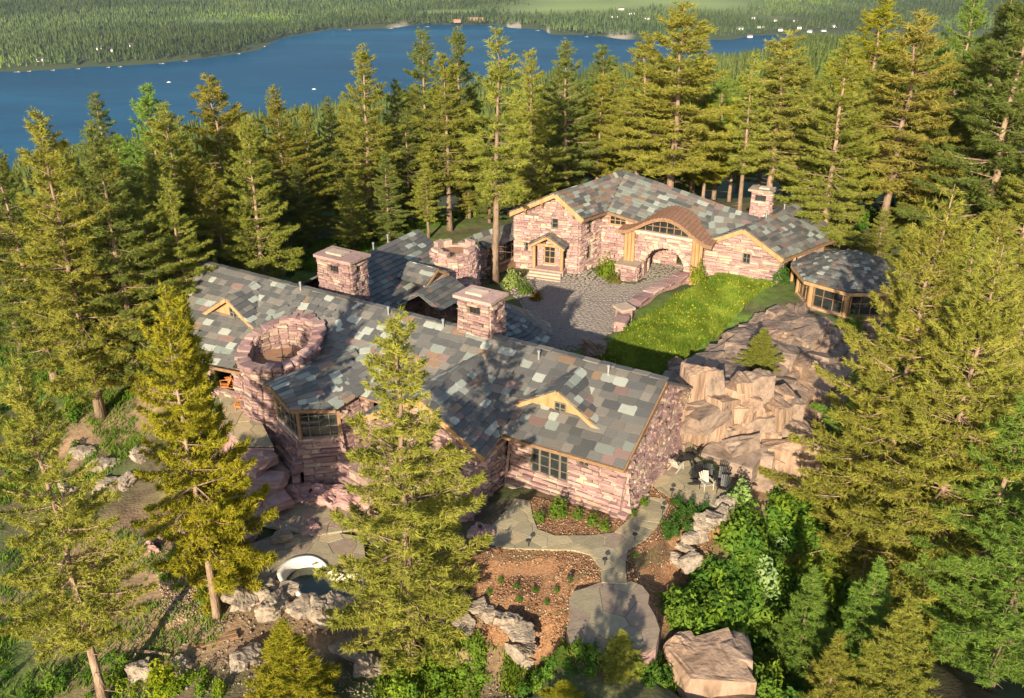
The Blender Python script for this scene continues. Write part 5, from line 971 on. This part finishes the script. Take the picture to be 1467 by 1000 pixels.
PROTO = {'fir': [conifer(s, rmax=4.1, start=.13, dens=1.4, tuft=.25, gaps=.16, taper=.8) for s in (1, 2, 3)],
         'tall': [conifer(s, rmax=4.2, start=.24, dens=1.4, tuft=.24, gaps=.14, taper=.75) for s in (6, 7)],
         'pine': [conifer(s, rmax=3.8, start=.30, dens=1.0, gaps=.22, taper=.7, tuft=.32) for s in (11, 12, 13)],
         'thin': [conifer(s, rmax=2.7, start=.36, dens=.8, gaps=.42, taper=.75, tuft=.34) for s in (21, 22)],
         'young': [conifer(s, H=20, rmax=5.4, start=.03, dens=.62, gaps=.08, tuft=.5, taper=1.05, r0=.32) for s in (31, 32, 33)],
         'big': [conifer(s, H=26, rmax=6.4, start=.08, dens=.8, gaps=.06, tuft=.26, taper=.8, r0=.38, nb_=(6, 8), step=.8) for s in (41, 42)]}
_rt = random.Random(5)
def tree(kind, u, v, Yd, label, tint=(1, 1, 1), wide=1., group=None, name=None, zb=None, pi=None, lean=(0, 0)):
    """u, v: bearing of the tree top; Yd: its distance north of the drone"""
    top = atY(u, v, Yd); z0 = ground_at(top.x, top.y)-.15 if zb is None else zb; Ht = top.z-z0
    tm, cm, H0 = PROTO[kind][_rt.randrange(len(PROTO[kind])) if pi is None else pi]; k = Ht/H0
    nm = name or {'fir': 'fir_tree', 'tall': 'fir_tree', 'pine': 'pine_tree', 'thin': 'pine_tree', 'young': 'young_fir', 'big': 'fir_tree'}[kind]
    e = empty(nm, label, 'tree', (top.x, top.y, z0), group); e.rotation_euler = (lean[0]+_rt.gauss(0, .012), lean[1]+_rt.gauss(0, .012), _rt.uniform(0, 6.28))
    sw = wide*(1.18 if Yd > 60 else 1.05)*(k**.75); e.scale = (sw, sw, k)
    t = link('trunk', tm, e); c = link('crown', cm, e); f = _rt.uniform(.88, 1.12); c.color = (tint[0]*f*_rt.uniform(.94, 1.06), tint[1]*f, tint[2]*f, 1)
    return e
YEL, LIM, DRK, GRN, BRN, PAL = (1.34, 1.22, .5), (1.2, 1.2, .95), (.72, .84, .85), (.8, 1.18, .9), (1.2, 1.1, .8), (1.35, 1.25, 1.15)
# --- the trees one picks out first
tree('fir', 558, 452, 38, 'large pale green fir standing in front of the front house, hiding its middle', LIM, 1.06, pi=0)
tree('tall', 226, 413, 42.3, 'golden yellow fir with bare lower trunk left of the round tower', YEL, .76, pi=1)
tree('young', 252, 428, 44.5, 'slim golden fir crowding the right side of the golden yellow fir', YEL, .62)
tree('tall', 18, 512, 37, 'big fir at the lower left corner with a thick bare trunk foot', LIM, .82, pi=0)
tree('thin', 706, 38, 86.2, 'tall thin pine with sparse crown standing in front of the glazed gallery', LIM, 1.05, pi=0)
tree('big', 1347, 258, 51, 'huge spreading fir right of the cliff, the largest tree in the picture', LIM, 1.0, pi=0, zb=-10.5)
tree('big', 1440, 345, 47, 'big fir behind the lower right corner at the right edge', LIM, .95, pi=1, zb=-11.5)
tree('fir', 1275, 470, 58, 'dense fir half hidden behind the huge spreading fir', GRN, 1.35, zb=-10)
tree('young', 1094, 470, 62.5, 'small bright fir growing out of the cliff top', LIM, 1.1, zb=2.2)
tree('young', 1165, 815, 40, 'dark young fir at the lower right beside the leaning dead snag', GRN, .85)
tree('young', 1262, 800, 41, 'dark young fir under the huge spreading fir', GRN, .85)
tree('young', 1305, 858, 37, 'bright young fir at the bottom right beside the pale rock ledge', LIM, .95)
tree('young', 1205, 905, 36, 'short young fir between the two dark young firs at the bottom right', LIM, .85)
tree('young', 405, 888, 34, 'low bushy yellow fir at the bottom left below the pool', YEL, 1.15)
tree('young', 892, 903, 34.5, 'low bushy fir at the bottom edge below the stone slab', LIM, 1.1)
tree('young', 805, 925, 35, 'small dark fir left of the stone slab at the bottom', GRN, 1.)
tree('young', 810, 975, 32, 'tiny yellow fir at the very bottom below the slab', YEL, 1.3)
tree('pine', 980, 2, 107, 'tall broad pine with long bare trunk behind the gateway roof', LIM, 1.35, pi=0)
tree('thin', 1085, 75, 106, 'leaning slender pine left of the right chimney', LIM, .95, lean=(0, .03))
tree('pine', 1130, 45, 110, 'broad pale pine behind the right chimney', PAL, 1.35, pi=1)
tree('fir', 1224, 48, 93, 'tall lime coloured fir at the right end of the gabled house', LIM, 1.1, pi=0)
tree('pine', 1268, -5, 116, 'tall fir towering behind the lime coloured fir', YEL, 1.2)
tree('pine', 1322, 18, 98, 'wide airy pine with pale bare branches right of the lime coloured fir', PAL, 1.3, pi=1)
tree('fir', 1395, -25, 104, 'vivid green fir with pale trunk near the upper right corner', GRN, 1.0)
tree('fir', 1445, -10, 98, 'dark dense fir in the upper right corner', DRK, 1.15)
tree('fir', 1490, -30, 90, 'dark fir cut by the right edge', DRK, 1.2)
tree('pine', 925, 48, 113, 'pine with golden top left of the tall broad pine', LIM, 1.1)
tree('fir', 514, 63, 104, 'tall lime fir with bare lower trunk behind the left chimney', LIM, 1.05, pi=1)
tree('fir', 604, 40, 112, 'dense dark pointed fir left of the pair of tall firs', DRK, 1.05)
tree('pine', 637, 78, 105, 'pine with straight bare trunk behind the small round tower', LIM, 1.0, pi=2)
tree('fir', 655, 38, 116, 'dark slender fir, twin of the dense dark pointed fir', DRK, 1.)
tree('fir', 762, 70, 108, 'lime fir just right of the tall thin pine', LIM, 1., pi=2)
tree('fir', 815, 56, 115, 'dark green fir behind the gabled house peak', DRK, 1.05)
tree('pine', 862, 108, 120, 'shorter brownish pine behind the gabled house ridge', BRN, 1.)
tree('fir', 46, 158, 66, 'tall lime fir at the left edge of the left forest', LIM, 1., pi=0)
tree('fir', 125, 176, 68, 'dark fir with bare trunk second in the left forest front', DRK, .95)
tree('fir', 92, 205, 72, 'fir between the lime fir and the dark fir on the left', LIM, .95)
tree('pine', 203, 121, 88, 'slender bright green pine with airy tip above the left forest', GRN, .9)
tree('pine', 236, 149, 84, 'golden topped pine beside the slender bright green pine', LIM, 1.)
tree('pine', 300, 108, 95, 'brown tinged pine standing against the lake left of centre', BRN, 1.1)
tree('fir', 346, 166, 79, 'lime fir with visible pale trunk left of the left chimney', LIM, .95, pi=1)
tree('fir', 392, 123, 100, 'brown tinged dense fir left of the left chimney', BRN, 1.05)
tree('fir', 432, 150, 102, 'olive fir right of the brown tinged dense fir', LIM, .95)
tree('fir', 470, 138, 110, 'dark slim fir against the lake beside the tall lime fir', DRK, .9)
tree('fir', 563, 113, 111, 'dark fir between the tall lime fir and the dense dark pointed fir', DRK, .95)
tree('fir', -5, 200, 72, 'dark fir cut by the left edge below the lake', DRK, 1.)
# --- the forest round them
nfill = 0
LOOK = {YEL: 'golden', LIM: 'lime green', DRK: 'dark', GRN: 'fresh green', BRN: 'brownish', PAL: 'pale'}
MARKS = [(0, 'the left picture edge'), (46, 'the fir at the left edge'), (125, 'the dark fir second on the left'), (203, 'the slender bright green pine'), (236, 'the golden topped pine'), (300, 'the brown pine by the lake'), (346, 'the lime fir with pale trunk'), (432, 'the olive fir'), (470, 'the left chimney'), (514, 'the fir behind the left chimney'), (604, 'the dense dark pointed fir'), (650, 'the small round tower'), (706, 'the tall thin pine'), (762, 'the lime fir beside the thin pine'), (815, 'the gabled house peak'), (862, 'the short brownish pine'), (925, 'the pine with golden top'), (980, 'the tall broad pine'), (1085, 'the right chimney'), (1130, 'the broad pale pine'), (1224, 'the fir at the house end'), (1322, 'the wide airy pine'), (1347, 'the huge spreading fir'), (1395, 'the vivid green fir'), (1445, 'the dark corner fir'), (1467, 'the right picture edge')]
USED = {}
def fill(kind, u, v, Yd, zone, tint, wide=1.):
    mu, mk = min(MARKS, key=lambda q: abs(q[0]-u)); side = 'behind' if abs(mu-u) < 7 else ('left of' if u < mu else 'right of')
    lab = '%s %s %s, %s %s' % (LOOK[tint], 'pine' if kind == 'pine' else 'fir', zone[0], side, mk)
    c_ = USED[lab] = USED.get(lab, 0)+1
    if c_ > 1 and len(lab.split()) < 16: lab = ['', '', 'second', 'third', 'fourth'][min(c_, 4)]+' '+lab
    tree(kind, u, v, Yd, lab, tint, wide, zone[1])
ZL_ = ('deep in the left forest', 'trees in the depth of the left forest')
for u, v, Yd in [(-40, 230, 78), (20, 250, 80), (70, 215, 86), (110, 240, 76), (150, 215, 82), (165, 195, 92), (185, 240, 75), (215, 215, 78), (262, 205, 88), (275, 225, 82), (320, 205, 92), (150, 260, 70), (240, 250, 72), (300, 240, 80), (205, 290, 70)]:
    fill(_rt.choice(['fir', 'fir', 'pine']), u, v, Yd, ZL_, _rt.choice([LIM, DRK, DRK, BRN, GRN]), .95)
ZB_ = ('in the back row', 'trees in the back row on the left')
for u, v, Yd in [(365, 195, 104), (410, 180, 112), (450, 185, 116), (490, 150, 120), (535, 160, 122), (580, 155, 106), (618, 150, 124), (590, 120, 126), (680, 130, 118), (380, 230, 95), (425, 235, 98), (480, 215, 104), (550, 220, 100), (670, 180, 110), (330, 250, 90), (735, 160, 116), (500, 250, 98), (610, 235, 102), (700, 200, 108)]:
    fill(_rt.choice(['fir', 'fir', 'pine']), u, v, Yd, ZB_, _rt.choice([LIM, DRK, DRK, DRK, BRN]), 1.)
ZC_ = ('in the far row', 'trees in the back row behind the gabled house')
for u, v, Yd in [(785, 150, 122), (838, 125, 126), (885, 95, 126), (905, 130, 122), (948, 90, 128), (1010, 60, 126), (1040, 110, 124), (1060, 140, 120), (1105, 110, 124), (1150, 85, 126), (1180, 110, 118), (1195, 70, 128), (960, 150, 118), (1020, 150, 116), (1245, 100, 112), (1160, 160, 112), (1290, 60, 118), (1250, 150, 104), (1350, 60, 112), (1370, 110, 106), (1415, 60, 110), (1300, 130, 106), (1460, 100, 100), (1400, 160, 98), (1340, 170, 100)]:
    fill(_rt.choice(['fir', 'pine']), u, v, Yd, ZC_, _rt.choice([LIM, LIM, DRK, YEL, GRN]), 1.05)
ZR_ = ('in the right hand stand', 'trees in the stand along the right edge')
for u, v, Yd in [(1500, 200, 84), (1440, 300, 76), (1480, 400, 66), (1395, 330, 72), (1500, 480, 52), (1370, 420, 64), (1465, 560, 44), (1320, 330, 78), (1270, 300, 84), (1520, 640, 40), (1420, 500, 58), (1450, 250, 88), (1360, 560, 56)]:
    fill('fir', u, v, Yd, ZR_, _rt.choice([LIM, GRN, LIM]), 1.25)
ZS_ = ('down the lake slope', 'trees on the slope towards the lake')
for i in range(70):
    Yd = _rt.uniform(135, 300); a = _rt.uniform(.02, .52) if i < 52 else _rt.uniform(-.5, .1); x = a*Yd; z0 = ground_at(x, Yd)
    p = (x, Yd, z0+_rt.uniform(17, 26)); dep = p[1]*CP-(p[2]-CAMH)*SP; up = p[1]*SP+(p[2]-CAMH)*CP
    fill(_rt.choice(['fir', 'fir', 'pine']), 733.5+FPX*p[0]/dep, 500-FPX*up/dep, Yd, ZS_, _rt.choice([LIM, GRN, LIM, DRK]), 1.1)
# trees just behind the drone's lower frame edge: they throw the shade that crosses the foreground
ZX_ = ('fir standing just below the bottom edge of the picture', 'trees below the bottom edge')
for x, y, Ht, k in [(.6, 19.3, 15, 'fir')]:
    z0 = ground_at(x, y); tm, cm, H0 = PROTO[k][0]; e = empty('fir_tree', ZX_[0], 'tree', (x, y, z0), ZX_[1]); q = Ht/H0; e.scale = (q, q, q); link('trunk', tm, e); link('crown', cm, e)
# ------------------------------------------------------------------ far woods: one mass
def lowtree(sides, tiers, seed):
    r = random.Random(seed); v = []; t = []
    for i in range(tiers):
        z0 = .08+.82*i/tiers; z1 = min(1, z0+1.5/tiers); R = .17*(1-i/tiers*.82); k = len(v); v.append((r.uniform(-.01, .01), 0, z1))
        for j in range(sides): a = 6.283*j/sides+i; q = R*(1.15 if j % 2 else .7)*r.uniform(.85, 1.1); v.append((q*math.cos(a), q*math.sin(a), z0+(.03 if j % 2 else .0)))
        t += [(k, k+1+j, k+1+(j+1) % sides) for j in range(sides)]
    return np.array(v), np.array(t)
def forest(name, P, Hs, protos, col, label):
    Vs = []; Ts = []; Cs = []; k = 0; g = np.random.default_rng(len(P)); idx = g.integers(0, len(protos), len(P)); rot = g.uniform(0, 6.28, len(P))
    for q, (v, t) in enumerate(protos):
        m = np.where(idx == q)[0]; n = len(m)
        if not n: continue
        c, s = np.cos(rot[m])[:, None], np.sin(rot[m])[:, None]; Hm = Hs[m][:, None]; W = Hm*g.uniform(.8, 1.25, (n, 1))
        x = (v[None, :, 0]*c-v[None, :, 1]*s)*W+P[m, 0][:, None]; y = (v[None, :, 0]*s+v[None, :, 1]*c)*W+P[m, 1][:, None]; z = v[None, :, 2]*Hm+P[m, 2][:, None]
        Vs.append(np.stack([x, y, z], 2).reshape(-1, 3)); Ts.append((t[None]+(np.arange(n)*len(v))[:, None, None]).reshape(-1, 3)+k); Cs.append(np.repeat(col[m], len(v), 0)); k += n*len(v)
    o = link(name, trimesh(name, np.concatenate(Vs), np.concatenate(Ts), FARTREE, np.concatenate(Cs))); tag(o, label, 'forest', kind='stuff')
def scatter(n, y0, y1, amax, rule):
    g = np.random.default_rng(n); u = g.random(n*3); y = np.sqrt(y0*y0+(y1*y1-y0*y0)*u); a = g.uniform(-amax, amax, n*3); x = a*y
    k = rule(x, y, g); x, y = x[k][:n], y[k][:n]; return np.stack([x, y, hgt(x, y)], 1)
rnear = lambda x, y: np.interp(x/y, NA, NR); rfar = lambda x, y: np.interp(x/y, FA, FR)
g = np.random.default_rng(9)
P = scatter(5200, 270, 2600, .62, lambda x, y, g: (y < rnear(x, y)-15)); Hs = g.uniform(15, 28, len(P)); c = g.uniform(.75, 1.25, (len(P), 1))*np.array([1.15, 1.1, .9]); forest('slope_forest', P, Hs, [lowtree(9, 5, s) for s in (1, 2, 3)], c, 'conifer forest on the slope running down to the near lake shore')
def farrule(x, y, g):
    d = y-rfar(x, y); f = np.zeros_like(x)
    for u, v, wx, wy in [(830, 13, 420, 260), (960, 6, 500, 260), (1000, 10, 300, 300), (820, 5, 300, 200), (300, 30, 150, 80), (640, 14, 200, 90), (1110, 24, 200, 80)]:
        p = at(u, v, ZL+30); f = np.maximum(f, 1.25-np.hypot((x-p.x)/wx, (y-p.y)/wy))
    return (d > 14) & (f < g.uniform(.1, .5, len(x))) & (g.random(len(x)) < np.clip(2900/y, .25, 1))
P = scatter(42000, 2300, 5600, .66, farrule); Hs = g.uniform(13, 27, len(P)); dec = np.sin(P[:, 0]*.004+P[:, 1]*.003)+np.sin(P[:, 1]*.006-P[:, 0]*.002)+g.normal(0, .5, len(P)) > .9
c = g.uniform(.6, 1.35, (len(P), 1))*(1+.28*np.sin(P[:, 0]*.0031+2*np.sin(P[:, 1]*.0023)))[:, None]*np.where(dec[:, None], np.array([1.35, 1.5, .95]), np.array([.9, .95, .95])); Hs = np.where(dec, Hs*.65, Hs)
forest('far_forest', P, Hs, [lowtree(6, 2, 5), lowtree(5, 2, 6)], c, 'conifer forest covering the far side of the lake')
# boats, shore houses, resort
FARW = mat('far_white_wall', [(.6, .57, .52), (.75, .72, .66)], .1, .8, 0); FARD = mat('grey_dock_boards', [(.28, .26, .22), (.38, .35, .3)], .1, .8, 0); FARR = mat('far_red_wall', [(.28, .13, .09), (.36, .19, .13)], .1, .8, 0)
def boat(u, v, label):
    p = at(u, v, ZL); e = empty('motor_boat', label, 'boat', (p.x, p.y, ZL), 'boats on the lake'); mb = MB(); L = 11
    pr_ = [(-.5, .16), (-.5, -.16), (.1, -.19), (.5, 0), (.1, .19)]; vs, fs = prism([(p.x+a*L, p.y+b*L) for a, b in pr_], ZL-.4, ZL+1.2); mb.add(vs, fs); mb.build('hull', FARW, e); box('cabin', FARW, e, (p.x-.5, p.y, ZL+1.2), 3.5, 2.2, 1.4)
boat(242, 118, 'small white motor boat on the left part of the lake'); boat(450, 128, 'small white motor boat near the centre of the lake')
def farhouse(u, v, wd, label, m, grp, zz=ZL+22):
    p = at(u, v, zz); z0 = h1(p.x, p.y); e = empty('far_house', label, 'house', (p.x, p.y, z0), grp); hh = 7
    box('wall', m, e, (p.x, p.y, z0-1), wd, 12, hh+1); x0, x1 = p.x-wd/2-1, p.x+wd/2+1
    MB().add([(x0, p.y-7, z0+hh), (x1, p.y-7, z0+hh), (x1, p.y+7, z0+hh), (x0, p.y+7, z0+hh), (x0, p.y, z0+hh+5), (x1, p.y, z0+hh+5)], [[0, 1, 5, 4], [2, 3, 4, 5], [0, 4, 3], [1, 2, 5], [3, 2, 1, 0]]).build('roof', SLATEDECK if m is FARW else FARR, e)
for i, (u, v) in enumerate([(1075, 45), (1090, 38), (1100, 47), (1118, 40), (1130, 46), (1145, 38), (1160, 44), (1180, 42), (1060, 40), (1195, 36), (1140, 30), (1110, 30), (1078, 28), (880, 28), (905, 25), (925, 30), (890, 20)]): farhouse(u, v, _rt.uniform(16, 28), 'tiny white house in the far village beyond the lake', FARW, 'houses of the far village')
for kd, (u, v) in enumerate(((60, 92), (145, 78), (160, 80), (190, 74))): farhouse(u, v, 22, ORD[kd]+' pale lake house from the left among trees on the far shore', FARW, 'lake houses on the far left shore', ZL+6)
farhouse(682, 33, 70, 'long reddish resort building on the far shore', FARR, None, ZL+4); farhouse(655, 34.5, 30, 'smaller reddish building left of the long resort building', FARR, None, ZL+4)

for kd, (u, v) in enumerate([(25, 102.5), (42, 101.5), (76, 100), (112, 98), (155, 96), (172, 95), (232, 90.5), (266, 87), (342, 76.5), (378, 66), (500, 42), (560, 40), (612, 37.5), (702, 37.5), (732, 38.5), (770, 43), (840, 52)]):
    p = at(u, v+1.2, ZL); e = empty('boat_dock', ORD[kd]+' small boat dock from the left along the far lake shore', 'dock', (p.x, p.y, ZL), 'docks along the far shore'); box('deck', FARD, e, (p.x, p.y, ZL+.8), _rt.uniform(10, 22), 5, .5); box('boat_lift', FARD, e, (p.x+3, p.y+1, ZL+1.3), 4, 3, 1.5)
# ------------------------------------------------------------------ the air
hv = bpy.data.materials.new('thin_haze'); hv.use_nodes = True; nt = hv.node_tree; nt.nodes.remove(nt.nodes['Principled BSDF']); pv_ = nt.nodes.new('ShaderNodeVolumePrincipled'); pv_.inputs['Color'].default_value = (.72, .83, .95, 1); pv_.inputs['Density'].default_value = HAZE_D; pv_.inputs['Anisotropy'].default_value = .2
nt.links.new(pv_.outputs[0], nt.nodes['Material Output'].inputs['Volume'])
if HAZE_D: MB().hexa([(-7500, -120, -445), (7500, -120, -445), (7500, 8600, -445), (-7500, 8600, -445), (-7500, -120, 75), (7500, -120, 75), (7500, 8600, 75), (-7500, 8600, 75)]).build('haze', hv, kind='stuff')
finish_pieces()
